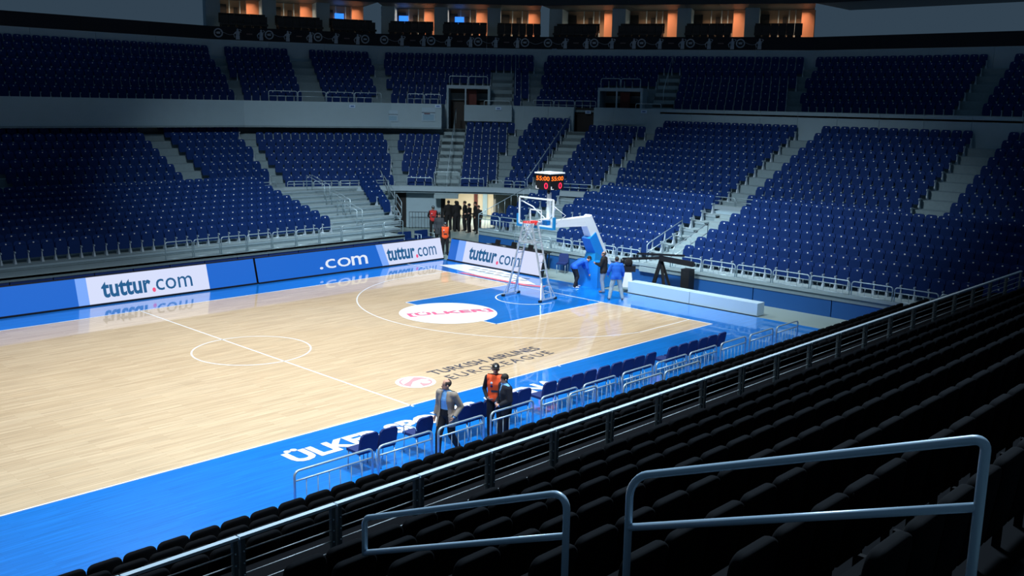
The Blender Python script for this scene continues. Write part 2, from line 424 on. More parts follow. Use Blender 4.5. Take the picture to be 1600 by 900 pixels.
# polylines run from far left (far sideline side) to the right end: outward = left of travel
V0 = (1.8, 22.5); V1 = (8.21, 19.83); V2 = (12.24, 15.63); V3 = (14.6, 9.95); V5 = (14.6, -32)
P2 = [(-34, 22.5), V0, V1, V2, V3, V5]
P2 = [tuple(p) for p in P2]
T2Z, T2R, T2D = 2.3, .389, .85
eB = (Vector(V2)-Vector(V1)); LB = eB.length
# stairs on edge index: 0:left straight,1:A,2:B,3:C,4:C2,5:D
skip2 = {2: [(-9,2.05,7,9),(2.05, 3.6, 0, 9),(3.6,20,9,9)], 1: [(-9,20,7,9)], 3: [(1.95, 3.4, 0, 9),(3.4,8.0,9,9)], 0: [(8,9.5,0,9),(20,21.5,0,9),(30.5,31.9,0,9)], 4: [(8.2,9.6,0,9),(18,19.4,0,9),(28,29.4,0,9)]}
lower_t = tier('grandstand', 'curved middle grandstand of grey terrace steps carrying blue seats', P2, T2Z, T2R, T2D, 10, .55, skip2, 'middle grandstand')
def stairs(root, P, i, s0, s1, z0, rise, depth, rows, half=True):
    A = Vector(P[i]); e = (Vector(P[i+1])-A).normalized(); nrm = Vector((-e.y, e.x)); me = None
    for n in range(rows):
        for h in (0, 1):
            d0 = (n-1)*depth+h*depth/2+depth*.5
            zz = z0+(n-1)*rise+(h+1)*rise/2+.005
            c = A+e*s0+nrm*d0
            if me is None: me = MB().box(0, s1-s0, 0, depth/2+.03, -rise/2-.03, 0).mesh('stair_step', M_CONC)
            o = inst('stair_step', me, root, (c.x, c.y, zz), math.atan2(e.y, e.x))
stairs(lower_t, P2, 2, 2.1, 3.55, T2Z, T2R, T2D, 10)
stairs(lower_t, P2, 3, 2.0, 3.35, T2Z, T2R, T2D, 10)
def pt(P, i, s, d, z):
    A = Vector(P[i]); e = (Vector(P[i+1])-A).normalized(); nrm = Vector((-e.y, e.x)); q = A+e*s+nrm*d
    return Vector((q.x, q.y, z))
def wallbox(name, P, i, s0, s1, d0, d1, z0, z1, m, parent):
    a, b, c, d = pt(P,i,s0,d0,0), pt(P,i,s1,d0,0), pt(P,i,s1,d1,0), pt(P,i,s0,d1,0)
    return MB().prism([(a.x,a.y),(b.x,b.y),(c.x,c.y),(d.x,d.y)], z0, z1).build(name, m, parent)
# front slab and fascia of the middle stand
A = offset_poly(P2, -.12); B = offset_poly(P2, .1)
for i in range(len(P2)-1):
    MB().prism([A[i], A[i+1], B[i+1], B[i]], T2Z-.02, T2Z+.27).build('front_beam', M_FASC, lower_t); MB().prism([A[i], A[i+1], B[i+1], B[i]], T2Z+.275, T2Z+.30).build('beam_cap', M_CONC, lower_t)
# upper stand
W1 = Vector((13.08, 27.47)); W2 = Vector((20.02, 20.23)); W3 = Vector((28.0, 5.2))
P3 = [(-34, 31.5), (4.5, 31.2), tuple(W1), tuple(W2), tuple(W3), (29.5, -32)]
T3Z, T3R, T3D = 7.23, .495, .85
skip3 = {2: [(4.3,7.3,0,2),(7.3, 8.85, 0, 4)], 3: [(4.7,7.7,0,2),(8.2, 9.7, 0, 4)], 1: [(4,5.4,0,6)], 4: [(10,11.4,0,6)]}
upper_t = tier('grandstand', 'dim upper grandstand of dark navy seats below the suites', P3, T3Z, T3R, T3D, 7, .55, skip3, 'upper grandstand', voids={2: [(4.5,7.1,0,1)], 3: [(4.85,7.65,0,1)]})
stairs(upper_t, P3, 2, 7.35, 8.8, T3Z, T3R, T3D, 6)
stairs(upper_t, P3, 3, 8.25, 9.65, T3Z, T3R, T3D, 6)
# back wall between middle and upper stands (per edge), and deck behind
B2 = offset_poly(P2, 9*T2D+.1)
F3 = offset_poly(P3, -.12); G3 = offset_poly(P3, .15)
for i in range(len(P3)-1):
    pass
wm = MB()
n2 = len(B2); B2b = offset_poly(P2, 9*T2D+.35)
mw = thing('concourse_wall', (0,0,0), 0, 'grey concourse wall between the two grandstands', 'wall', kind='structure')
BK = offset_poly(P2, 9*T2D+3.0)

# ---------------------------------------------------------------- concourse wall, openings, doors
def wall_run(P, d0, d1, z0, z1, cuts, m, parent, name='wall_panel', pw=2.4):
    A = offset_poly(P, d0); B = offset_poly(P, d1)
    for i in range(len(P)-1):
        e = (A[i+1]-A[i]); L = e.length; e /= L; ref = Vector(P[i]); nrm = Vector((-e.y, e.x)); s0 = (A[i]-ref).dot(e); s1 = (A[i+1]-ref).dot(e)
        cur = s0; segs = []
        for c in sorted(cuts.get(i, [])):
            segs.append((cur, c[0])); cur = c[1]
        segs.append((cur, s1))
        for u, v in segs:
            k = max(1, round((v-u)/pw))
            for j in range(k):
                a = u+(v-u)*j/k; b = u+(v-u)*(j+1)/k-(.015 if j < k-1 else 0)
                pa, pb = ref+e*a+nrm*d0, ref+e*b+nrm*d0; pc, pd = ref+e*b+nrm*d1, ref+e*a+nrm*d1
                MB().prism([pa, pb, pc, pd], z0, z1).build(name, m, parent)
BD = 10*T2D+.12
wall_run(P2, BD, BD+.2, 5.3, 7.42, {2: [(2.3, 3.45)], 3: [(2.0, 3.4)]}, M_WALL, mw)
dk = offset_poly(P2, BD)
wallbox('recess_shade_panel', P2, 3, 1.6, 3.9, BD+.9, BD+1.1, 5.0, 7.35, M_BLACK, mw)  # black sheet stands in for the shade inside the stair opening
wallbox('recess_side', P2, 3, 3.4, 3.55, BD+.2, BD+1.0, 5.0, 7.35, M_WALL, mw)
for i in range(len(P2)-1):
    q = [dk[i], dk[i+1]]
    MB().prism([dk[i], dk[i+1], F3[min(i+1, len(F3)-1)] if i+1 < len(F3) else F3[-1], F3[min(i, len(F3)-1)]], T3Z-.12, T3Z-.02).build('concourse_deck', M_CONC, mw) if i not in (2, 3) else None
# protruding platform with its wall on the left
DL = 7*T2D+.1
plat = thing('camera_platform', (0,0,0), 0, 'grey platform wall with rail left of the first stair', 'wall', kind='structure')
for i, s0, s1 in ((2, -1.3, 2.05), (1, -2.4, 8.2), (0, 20, 38)):
    wallbox('wall_panel', P2, i, s0, s1, DL, DL+.25, 5.9, 7.45, M_WALL, plat)
    wallbox('platform_deck', P2, i, s0, s1, DL+.25, BD, 7.3, 7.44, M_CONC, plat)
    wallbox('ledge', P2, i, s0, s1, DL-.12, DL+.3, 5.82, 5.92, M_CONC2, plat)
def guard(P, i, s0, s1, d, z, h, n, label, group, mids=1, cat='railing'):
    g = thing('guard_rail', tuple(pt(P, i, (s0+s1)/2, d, z)), 0, label, cat, group)
    o = Vector(g.location)
    for k in range(n):
        a = pt(P, i, s0+(s1-s0)*k/n+.03, d, z)-o; b = pt(P, i, s0+(s1-s0)*(k+1)/n-.03, d, z)-o
        rail_section(g, a, b, h, [h*(q+1)/(mids+1) for q in range(mids)] if mids else None, r=.022)
    return g
GR = 'tube guard rails along the grandstand edges'
guard(P2, 2, -.2, 2.0, DL+.1, 7.45, .62, 2, 'steel guard rail on the grey wall left of the dark doorway', GR)
guard(P2, 1, .3, 7.6, DL+.1, 7.45, .62, 4, 'steel guard rail on the far left grey wall with notice boards', GR)
guard(P2, 2, .4, 2.0, 0, T2Z+.29, 0.49, 1, 'short steel guard rail over the tunnel, left of the stair', GR, 0)
guard(P2, 2, 3.65, 5.1, 0, T2Z+.29, 0.49, 1, 'short steel guard rail over the tunnel, right of the stair', GR, 0)
guard(P2, 2, 2.05, 3.6, 0, T2Z+.29, 0.87, 1, 'steel gate rail closing the foot of the stair over the tunnel', GR, 0)
guard(P2, 3, -.3, 1.9, 0, T2Z+.29, 0.42, 3, 'steel guard rail above the seats left of the scoreboard', GR)
guard(P2, 3, 3.45, 6.1, 0, T2Z+.29, 0.42, 1, 'steel guard rail right behind the scoreboard', GR)
for q in range(5):
    guard(P2, 4, q*4+.1, q*4+3.95, 0, T2Z+.29, 0.42, 3, ['steel guard rail above the low stand, nearest the scoreboard','steel guard rail above the low stand, second from the scoreboard','steel guard rail above the low stand, third from the scoreboard','steel guard rail above the low stand, fourth from the scoreboard','steel guard rail above the low stand, fifth from the scoreboard'][q], GR)
for q in range(5):
    guard(P2, 0, 35.3-q*5, 35.3-q*5-4.9, 0, T2Z+.29, 0.32, 3, f'steel guard rail of the far side grandstand, {ORD[q]} from the corner', GR)
guard(P2, 1, .2, 6.3, 0, T2Z+.29, 0.32, 4, 'steel guard rail of the corner left of the tunnel', GR)
guard(P3, 2, 10.0, 10.05, 0, T3Z, .6, 1, 'single steel rail post by the upper stair', GR) if 0 else None
guard(P3, 3, .2, 4.6, 0, T3Z, .6, 3, 'steel guard rail below the upper seats between the two doorways', GR)
guard(P3, 2, -.1, .35, 0, T3Z, .6, 1, 'short steel rail at the left corner of the upper seats', GR) if 0 else None
def vomitory(P, i, s0, s1, name_label, door_right):
    v = thing('doorway_box', (0,0,0), 0, name_label, 'doorway', 'doorways in the upper stand', 'structure')
    wallbox('roof_slab', P, i, s0-.1, s1+.1, -.35, 1.75, 8.5, 8.72, M_FASC, v)
    wallbox('side_wall', P, i, s0-.1, s0+.04, -.35, 2.2, 5.3, 8.5, M_WALL, v); wallbox('side_wall', P, i, s1-.06, s1+.1, -.35, 2.2, 7.2, 8.5, M_WALL, v)
    wallbox('back_wall', P, i, s0, s1, 2.0, 2.2, 5.3, 8.5, M_BLACK, v)  # coloured black to stand in for the shade deep in the doorway
    wallbox('inner_wall', P, i, s0+1.12, s0+1.2, -.3, 2.0, 5.3, 7.2, M_BLACK, v)  # black as well, doorway shade put into the colour
    wallbox('red_door', P, i, s0+1.25, s0+1.9, .6, .75, 7.0, 8.45, M_REDP, v)
    wallbox('box_floor', P, i, s0+1.2, s1, -.3, 2.0, 7.0, 7.2, M_CONC2, v)
    wallbox('box_wall', P, i, s0+1.15, s1+1.6, -1.1, -.3, 6.35, 7.42, M_WALL, v)
    wallbox('frame_post', P, i, s0+1.14, s0+1.24, -.45, -.33, 7.42, 8.5, M_FASC, v)
    return v
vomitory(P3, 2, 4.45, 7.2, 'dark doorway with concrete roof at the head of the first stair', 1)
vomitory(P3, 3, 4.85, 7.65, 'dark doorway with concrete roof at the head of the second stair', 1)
skip3_used = True
guard(P3, 2, 4.5, 7.15, -.25, 8.72, .6, 2, 'steel rail on the roof of the first doorway', GR, 0)
guard(P3, 3, 4.9, 7.6, -.25, 8.72, .6, 2, 'steel rail on the roof of the second doorway', GR, 0)
guard(P3, 2, 6.9, 8.7, -1.0, 7.42, .3, 1, 'low steel rail on the grey box wall by the first doorway', GR, 0)
guard(P3, 3, 7.4, 9.1, -1.0, 7.42, .3, 1, 'low steel rail on the grey box wall by the second doorway', GR, 0)
def handrail(P, i, s, z0, rise, depth, r0, r1, label, off=.9, dd=0):
    g = thing('stair_handrail', tuple(pt(P, i, s, r0*depth, z0+r0*rise)), 0, label, 'handrail', 'stair handrails')
    o = Vector(g.location)
    a = pt(P, i, s, r0*depth+dd, z0+r0*rise)-o; b = pt(P, i, s, r1*depth+dd, z0+r1*rise)-o; u = Vector((0,0,off))
    MB().tube([a+u, b+u], .024, 8).build('handrail', M_STEEL, g)
    k = max(2, int((r1-r0)/2))
    for q in range(k+1):
        p_ = a+(b-a)*q/k; MB().tube([p_+Vector((0,0,-.1)), p_+u], .018, 6).build('post', M_STEEL, g)
handrail(P2, 2, 2.85, T2Z, T2R, T2D, 0, 10.2, 'long steel handrail down the middle of the first stair')
handrail(P2, 3, 2.0, T2Z, T2R, T2D, 0, 9.3, 'steel handrail on the left side of the second stair')
handrail(P3, 2, 9.0, T3Z, T3R, T3D, 1, 6, 'steel handrail on the upper stair left of centre')
handrail(P3, 3, 8.95, T3Z, T3R, T3D, 1, 6, 'steel handrail on the upper stair at right')
# notice boards and section signs
def board(P, i, s, d, z0, z1, w, label):
    t = thing('notice_board', tuple(pt(P, i, s, d, z0)), 0, label, 'sign'); e = (Vector(P[i+1])-Vector(P[i])).normalized(); t.rotation_euler = (0,0,math.atan2(e.y, e.x))
    MB().box(-w/2, w/2, -.03, 0, 0, z1-z0).build('panel', mat('pale_board', (150, 180, 200), .6), t)
    MB().box(-w/2, w/2, -.05, -.02, (z1-z0)*.62, (z1-z0)*.66).build('strip', M_DARKM, t)
    MB().box(-w/2+.08, w/2-.08, -.04, -.03, .08, (z1-z0)*.5).build('print', mat('board_print', (120, 160, 185), .6), t)
    return t
board(P2, 2, -1.15, DL-.02, 6.25, 6.98, .68, 'smaller pale blue notice board on the grey wall')
b2 = board(P2, 2, 1.2, DL-.02, 6.32, 7.2, .88, 'larger pale notice board with dark mark on the grey wall')
MB().box(-.28, .1, -.06, -.045, .46, .52).build('mark', mat('dark_maroon_mark', (90, 40, 60), .6), b2)
def sign(P, i, s, d, z, label):
    t = thing('section_sign', tuple(pt(P, i, s, d, z)), 0, label, 'sign', 'section number signs'); e = (Vector(P[i+1])-Vector(P[i])).normalized(); t.rotation_euler = (0,0,math.atan2(e.y, e.x))
    MB().box(-.19, .19, -.03, 0, 0, .2).build('plate', mat('sign_plate', (175, 205, 235), .5), t)
    MB().box(-.11, .11, -.036, -.03, .06, .14).build('number_print', mat('sign_print', (70, 110, 170), .5), t)
sign(P2, 2, 1.82, DL-.02, 7.2, 'pale section sign at the right end of the notice board wall')
sign(P2, 1, 5.6, DL-.02, 7.1, 'pale section sign on the far left grey wall')
sign(P3, 2, 7.9, -1.15, 7.12, 'pale section sign on the box wall by the first doorway')
sign(P3, 3, 4.1, -.15, 7.0, 'pale section sign left of the second stair')
sign(P3, 3, 8.0, -1.15, 7.12, 'pale section sign on the box wall by the second doorway')
sign(P3, 2, .75+.2, 6.05, 11.38, 'small blue sign on the fascia above the upper seats, left')
sign(P3, 3, .15, 6.05, 11.38, 'small blue sign on the fascia above the upper seats, centre')

# ---------------------------------------------------------------- fascia, banner and suites
top = thing('suite_front', (0,0,0), 0, 'grey fascia and dark banner front below the suites', 'wall', kind='structure')
FD = 7*T3D+.05
wall_run(P3, FD, FD+.25, 10.0, 11.52, {}, M_FASC, top, 'fascia_panel', 4)
wall_run(P3, FD+.02, FD+.2, 11.54, 12.42, {}, M_BANNER, top, 'banner_panel', 4.2)
wall_run(P3, FD+.2, FD+5.2, 12.1, 12.3, {}, M_CONC, top, 'suite_floor', 6)
wall_run(P3, FD-.4, FD+5.2, 14.6, 15.0, {}, M_DARKM, top, 'suite_ceiling', 6)
wall_run(P3, FD-.5, FD-.3, 14.6, 19.0, {}, mat('dark_upper_wall', (40, 48, 56), .8), top, 'upper_wall_panel', 6)
ring_me = None
def on_edge(o, P, i, s, d, z):
    o.location = pt(P, i, s, d, z); e = (Vector(P[i+1])-Vector(P[i])).normalized(); o.rotation_euler = (0,0,math.atan2(e.y, e.x)); return o
# banner prints: ring badge / figure / small title, repeating
rb = MB(); pts = [(.27*math.cos(2*PI*k/20), 0, .27*math.sin(2*PI*k/20)) for k in range(20)]
rb.tube(pts, .05, 6, close=True); rb.box(-.12,.12,-.02,.02,-.06,.06); ring_me = rb.mesh('ring_badge', M_BANP)
fg = MB(); fg.ell((0,0,.30),.07,.03,.09,8,6); fg.ell((0,0,.06),.15,.03,.2,8,6); fg.tube([(-.13,0,.15),(-.27,0,-.02),(-.2,0,-.22)],.035,6); fg.tube([(.13,0,.15),(.25,0,.28),(.12,0,.33)],.035,6); fg.box(-.13,.13,-.02,.02,-.34,-.08)
fig_me = fg.mesh('player_print', M_BANP)
ln = MB(); ln.tube([(-.9+.2*k, 0, .1*math.sin(k*.9)) for k in range(10)], .012, 5); line_me = ln.mesh('ribbon_print', M_BANP)
tt = MB().box(-.2,.2,-.01,.01,-.04,.04).mesh('title_print', mat('dim_title_print', (110, 95, 95), .8))
for i in range(len(P3)-1):
    L = (Vector(P3[i+1])-Vector(P3[i])).length; A3 = offset_poly(P3, FD); e = (Vector(P3[i+1])-Vector(P3[i])).normalized()
    s0 = (A3[i]-Vector(P3[i])).dot(e); s1 = (A3[i+1]-Vector(P3[i])).dot(e)
    s = s0+.5; k = 0
    if i in (1, 2, 3):
        s_lo = s0; s_hi = s1 if i != 3 else s0+16
        while s < s_hi-.4:
            on_edge(inst('ring_badge', ring_me, top), P3, i, s, FD-.03, 11.98)
            for ds, me in ((1.3, fig_me), (2.1, tt), (2.9, fig_me), (.65, line_me)):
                if s+ds < s_hi-.3: on_edge(inst(me.name.split('.')[0], me, top), P3, i, s+ds, FD-.03, 11.98 if me is not fig_me else 11.93)
            s += 4.15 if False else 3.45
# suites
unit = 4.3
suite_seat = MB(); suite_seat.box(-.26,.26,-.1,.04,.3,.95); suite_seat.box(-.26,.26,-.1,.42,.28,.42); suite_seat.box(-.2,.2,0,.3,0,.28)
ss_me = suite_seat.mesh('suite_seat', M_BLACK)
cnt = 0
for i, a0, a1 in ((1, 0, 4), (2, 0, 3), (3, 0, 5)):
    A3 = offset_poly(P3, FD); e = (Vector(P3[i+1])-Vector(P3[i])).normalized(); s0 = (A3[i]-Vector(P3[i])).dot(e); s1 = (A3[i+1]-Vector(P3[i])).dot(e)
    k = max(1, round((s1-s0)/unit))
    for u in range(k):
        u0 = s0+(s1-s0)*u/k; w = (s1-s0)/k
        su = thing('suite', tuple(pt(P3, i, u0+w/2, FD+3, 12.3)), 0, f'lit suite with terracotta and beige walls, {ordn(cnt)} from the left', 'suite', 'lit suites above the upper stand'); cnt += 1
        su.rotation_euler = (0,0,math.atan2(e.y, e.x))
        # local frame: x along, y outward ; origin centre d=FD+3
        h = 2.3
        MB().box(-w/2, w/2, 1.5, 1.6, 0, h).build('back_wall', M_BEIGE, su)
        MB().box(w/2-.95, w/2-.05, 1.0, 1.5, 0, h).build('lit_partition', M_ORANGE, su)
        MB().box(-w/2-.05, -w/2+.95, -.6, 1.5, 0, h).build('pier', M_PIER, su)
        MB().box(-w/2+1.0, -w/2+1.6, 1.3, 1.48, 0, h-.3).build('dark_window', M_BLACK, su)
        for xx in (-.2, .55, 1.0): MB().box(xx, xx+.06, 1.2, 1.3, 0, h).build('glazing_post', M_FASC, su)
        MB().box(.15, .45, 1.3, 1.45, .4, h-.5).build('cabinet', M_BLACK, su)
        if i == 2 and u < 2 or cnt in (3, 4):
            MB().box(-.9+.3*u, -.2+.3*u, 1.0, 1.06, 1.15, 1.75).build('television', E_TV, su)
        lt = area('suite_ceiling_lamp', (0,0,0), 2.6, .9, 60, (1, .66, .42), 112); lt.parent = su; lt.location = (w/2-1.7, .4, h-.05)
        for r_ in range(2):
            for q in range(6):
                ob = inst('balcony_armchair', ss_me, None, tuple(pt(P3, i, u0+1.0+q*.54, FD+.75+r_*.95, 12.3+.22*r_)))
                nrm = Vector((-e.y, e.x)); ob.rotation_euler = (0,0,math.atan2(nrm.x, -nrm.y))
                tag(ob, f'black armchair, {ORD[q]} in the {["front","rear"][r_]} balcony row of the {ordn(cnt-1)} suite', 'chair', 'balcony chairs in front of the suites')

# ---------------------------------------------------------------- tunnel under the corner stand
tun = thing('tunnel_walls', (0,0,0), 0, 'tunnel opening with grey and cream walls under the corner stand', 'wall', kind='structure')
TL = Vector((4.9, 17.4)); 
def vwall(name, a, b, z0, z1, m, th=.15, parent=tun):
    a = Vector(a); b = Vector(b); e = (b-a).normalized(); n = Vector((-e.y, e.x))*th
    return MB().prism([a, b, b+n, a+n], z0, z1).build(name, m, parent)
vwall('dark_door', (8.3, 20.46), (8.81, 19.93), 0, 2.26, M_BLACK)
vwall('left_jamb', (3.0, 23.2), (8.3, 20.46), 0, 2.28, M_WALL)
vwall('grey_wall', (8.81, 19.93), (10.27, 18.4), 0, 2.28, M_WALL)
vwall('gap_shade_panel', (10.27, 18.4), (10.46, 18.21), 0, 2.28, M_BLACK)  # solid black panel, stands in for the shade of an open gap
vwall('cream_wall', (10.46, 18.25), (14.6, 23.9), 0, 2.27, M_CREAM)
vwall('cream_wall', (14.6, 23.9), (18.95, 19.2), 0, 2.27, M_CREAM)
vwall('cream_wall', (18.95, 19.2), (12.5, 16.1), 0, 2.27, M_CREAM)
vwall('brown_post', (16.35, 21.8), (16.5, 21.62), 0, 2.25, M_REDP)
vwall('pale_panel', (16.75, 21.36), (16.95, 21.14), 0, 2.25, M_PIER)
MB().prism([(10.5,18.3),(14.6,23.9),(18.95,19.2),(12.5,16.1)], 2.27, 2.29).build('ceiling_panel', M_CREAM, tun)
area('tunnel_lamp', (14.6, 19.6, 2.2), 2.2, 2.2, 230, (1, .93, .8), 170)
# underside facings below the middle grandstand beam
vwall('under_wall', (-34, 23.2), (3.0, 23.2), -.03, 2.12, M_WALL)
for k in range(12):
    inst('barrier_bar', bpy.data.meshes.get('barrier_bar_me') or MB().tube([(0,0,0),(0,0,1.0)], .014, 6).mesh('barrier_bar_me', M_DARKM), tun, (8.6+.13*k, 19.4-.135*k, 0))
MB().tube([(8.6, 19.4, 1.0), (10.1, 17.85, 1.0)], .02, 6).build('barrier_rail', M_DARKM, tun)

# ---------------------------------------------------------------- low end stand behind the basket
def low_stand(name, label, axis, f0, a0, a1, rows, z0, rise, depth, ends=0.0):
    root = thing(name, (0,0,0), 0, label, 'grandstand', kind='structure')
    return root
endR = thing('grandstand', (0,0,0), 0, 'low grey steel stand behind the basket', 'grandstand', kind='structure')
ER_X, ER_D, ER_R, ER_Z = 4.5, .9, .28, .9
for n in range(7):
    x0 = ER_X+(.0 if n == 0 else .4+n*ER_D); x1 = ER_X+.4+(n+1)*ER_D; z = ER_Z+n*ER_R
    for a, b in ((-1.0, 6.7), (-30, -2.4)):
        MB().box(x0, x1, a, b, z-.06, z).build('terrace_step', M_CONC, endR)
        MB().box(x0, x0+.03, a, b, z-ER_R+.0, z-.1).build('riser', M_CONC2, endR)
        MB().box(x0-.02, x0+.04, a, b, z-.10, z-.0).build('nosing', M_STEEL, endR)
    for h in (0, 1):
        MB().box(x0+h*.45-.1, x1, -2.4, -1.0, z-.2+h*.14-.14, z-.14+h*.14-.0).build('stair_step', M_CONC, endR)
MB().box(11.05, 11.7, -30, 6.7, 0, 2.7).build('back_panel', M_WALL, endR)
for a, b, col in ((3.4, 6.7, M_SKIRT), (.1, 3.36, M_SKIRT), (-3.2, .06, M_SKIRT), (-6.5, -3.24, M_SKIRT), (-9.8, -6.54, M_SKIRT), (-13.1, -9.84, M_SKIRT), (-16.4,-13.14, M_SKIRT), (-19.7,-16.44, M_SKIRT)):
    MB().box(4.52, 4.58, a, b, -.03, .78).build('skirt_panel', col, endR)
MB().box(4.46, 4.56, -30, 6.7, .80, .92).build('front_beam', M_CONC, endR)
for n in range(7):
    x = 4.5+.9+n*ER_D; z = ER_Z+n*ER_R
    for a, b, bi in (((-.9, 4.7 if n < 3 else 6.5, 0)), (-20.0, -2.5, 1)):
        k = int((b-a)/.5)
        for j in range(k): BLUE.append((x, b-(j+.5)*.5, z, R(90), 'low end stand', n, bi, j))
ybs = [6.65, 5.6, 4.25, 2.95, 1.6, .35, -.95]
for k in range(len(ybs)-1):
    g = thing('guard_rail', (4.52, (ybs[k]+ybs[k+1])/2, .92), 0, f'steel rail panel on the low end stand front, {ORD[k]} from the left', 'railing', 'rail panels of the low end stand')
    h = (ybs[k]-ybs[k+1])/2-.04
    rail_section(g, (0, h, 0), (0, -h, 0), .52, [.33, .0+.02], r=.022, balus=5)
for k in range(8):
    y1 = -2.5-k*1.6
    g = thing('guard_rail', (4.52, y1-.8, .92), 0, f'steel rail panel right of the low stand stair, {ORD[k]} from it', 'railing', 'rail panels of the low end stand')
    rail_section(g, (0, .76, 0), (0, -.76, 0), .52, [.33, .02], r=.022, balus=5)
for k, yy in enumerate((-1.02, -2.38)):
    g = thing('stair_handrail', (4.9, yy, .9), 0, ['bent steel handrail on the left side of the low stand stair', 'bent steel handrail on the right side of the low stand stair'][k], 'handrail', 'stair handrails')
    MB().tube([(0,0,0),(0,0,.75),(.15,0,.85),(2.6,0,1.65),(2.6,0,.75)], .022, 8).build('handrail', M_STEEL, g)
    MB().tube([(0,0,.42),(2.6,0,1.22)], .018, 8).build('mid_rail', M_STEEL, g)
    MB().tube([(1.3,0,.35),(1.3,0,1.24)], .018, 8).build('post', M_STEEL, g)
endL = thing('grandstand', (0,0,0), 0, 'small low stand between the tunnel and the basket', 'grandstand', kind='structure')
for n in range(6):
    x0 = 6.9+(0 if n == 0 else .35+n*.85); x1 = 6.9+.35+(n+1)*.85; z = .9+n*.3
    MB().box(x0, x1, 6.75, 11.6, z-.06, z).build('terrace_step', M_CONC, endL)
    MB().box(x0, x0+.03, 6.75, 11.6, z-.3, z-.1).build('riser', M_CONC2, endL)
    MB().box(x0-.02, x0+.04, 6.75, 11.6, z-.10, z).build('nosing', M_STEEL, endL)
    for a, b, bi in ((9.75, 11.35, 0), (7.0, 8.0, 1)):
        if bi == 1 and n < 2: continue
        if n > 4: continue
        for j in range(int((b-a)/.52)): BLUE.append((x0+.6, b-(j+.5)*.52, z, R(90), 'small low stand by the tunnel', n, bi, j))
for a, b in ((6.75, 8.35), (8.38, 9.98), (10.0, 11.6)):
    MB().box(6.92, 6.98, a, b, -.03, .78).build('skirt_panel', M_SKIRT, endL)
MB().box(6.86, 6.96, 6.75, 11.6, .8, .92).build('front_beam', M_CONC, endL)
MB().box(6.98, 12.0, 11.56, 11.62, -.03, .84).build('end_panel', M_SKIRT, endL)
MB().box(4.6, 6.9, 6.66, 6.72, -.03, .84).build('end_panel', M_SKIRT, endL)
for k, (a, b) in enumerate(((11.6, 10.02), (9.96, 8.4), (8.34, 6.78))):
    g = thing('guard_rail', (6.9, (a+b)/2, .92), 0, f'steel rail panel of the small stand, {ORD[k]} from the tunnel', 'railing', 'rail panels of the small low stand')
    rail_section(g, (0, (a-b)/2, 0), (0, -(a-b)/2, 0), .78, [.55, .03], r=.024, balus=6)
g = thing('guard_rail', (8.9, 11.6, .9), 0, 'sloping steel side rail of the small stand beside the tunnel', 'railing', 'rail panels of the small low stand')
for k in range(9):
    MB().tube([(-2+.5*k, 0, .0+.16*k), (-2+.5*k, 0, .8+.17*k)], .012, 6).build('baluster', M_STEEL, g)
MB().tube([(-2,0,.8),(2.2,0,2.2)], .022, 8).build('top_rail', M_STEEL, g)

# ---------------------------------------------------------------- low far side stand (left)
sideS = thing('grandstand', (0,0,0), 0, 'low grey stand along the far sideline behind the screens', 'grandstand', kind='structure')
for n in range(10):
    y0 = 12.7+(0 if n == 0 else .4+n*.85); y1 = 12.7+.4+(n+1)*.85; z = .8+n*.17+.02*n; xe = 2.65+.75*min(n, 3)+.45*max(n-3, 0)
    MB().box(-34, xe, y0, y1, z-.06, z).build('terrace_step', M_CONC, sideS)
    MB().box(-34, xe, y0, y0+.03, z-.18, z-.09).build('riser', M_CONC2, sideS)
    MB().box(-34, xe, y0-.02, y0+.04, z-.09, z).build('nosing', M_STEEL, sideS)
    if n >= 3: BLUE.append((xe-.55, y0+.55, z, R(180), 'low far side stand', n, 0, 0))
    if n >= 5: BLUE.append((xe-1.1, y0+.55, z, R(180), 'low far side stand', n, 0, 1))
    if n >= 1:
        for j in range(34): BLUE.append((-.9-j*.52, y0+.55, z, R(180), 'low far side stand', n, 1, j))
for k in range(14):
    MB().box(2.6-k*1.6-1.56, 2.6-k*1.6, 12.74, 12.8, -.03, .7).build('skirt_panel', mat('navy_skirt_panel', (14, 50, 122), .6), sideS)
MB().box(2.6, 2.66, 12.8, 16, -.03, .75).build('end_panel', M_WALL, sideS)
MB().box(-34, 2.65, 12.68, 12.78, .7, .82).build('front_beam', M_CONC, sideS)
for k in range(10):
    x1 = 2.6-k*1.3
    g = thing('guard_rail', (x1-.65, 12.72, .82), 0, f'steel rail panel behind the left screen, {ORD[k]} from the tunnel', 'railing', 'rail panels of the far side stand')
    rail_section(g, (-.61, 0, 0), (.61, 0, 0), .75, [.5, .03], r=.022)
for k, (x, n0) in enumerate(((1.2, 2), (1.7, 4), (2.2, 7))):
    g = thing('stair_handrail', (x, 13.1+n0*.85, .8+n0*.19), 0, ['slim steel handrail low on the far side stair', 'slim steel handrail higher on the far side stair', 'slim steel handrail at the top of the far side stair'][k], 'handrail', 'stair handrails')
    MB().tube([(0,0,0),(0,0,.8),(0,1.7,1.25),(0,1.7,.4)], .02, 8).build('handrail', M_STEEL, g)
    MB().tube([(.35,0,0),(.35,0,.8),(.35,1.7,1.25),(.35,1.7,.4)], .02, 8).build('handrail', M_STEEL, g)
for k in range(5):
    n = 1+2*k; xe = 2.65+.75*min(n, 3)+.45*max(n-3, 0)
    g = thing('guard_rail', (xe, 13.1+n*.85, .8+n*.19), 0, f'steel end rail of the far side stand, {ORD[k]} from the front', 'railing', 'end rails of the far side stand')
    rail_section(g, (0, 0, 0), (.85, 1.5, .3), .75, [.4], r=.024)
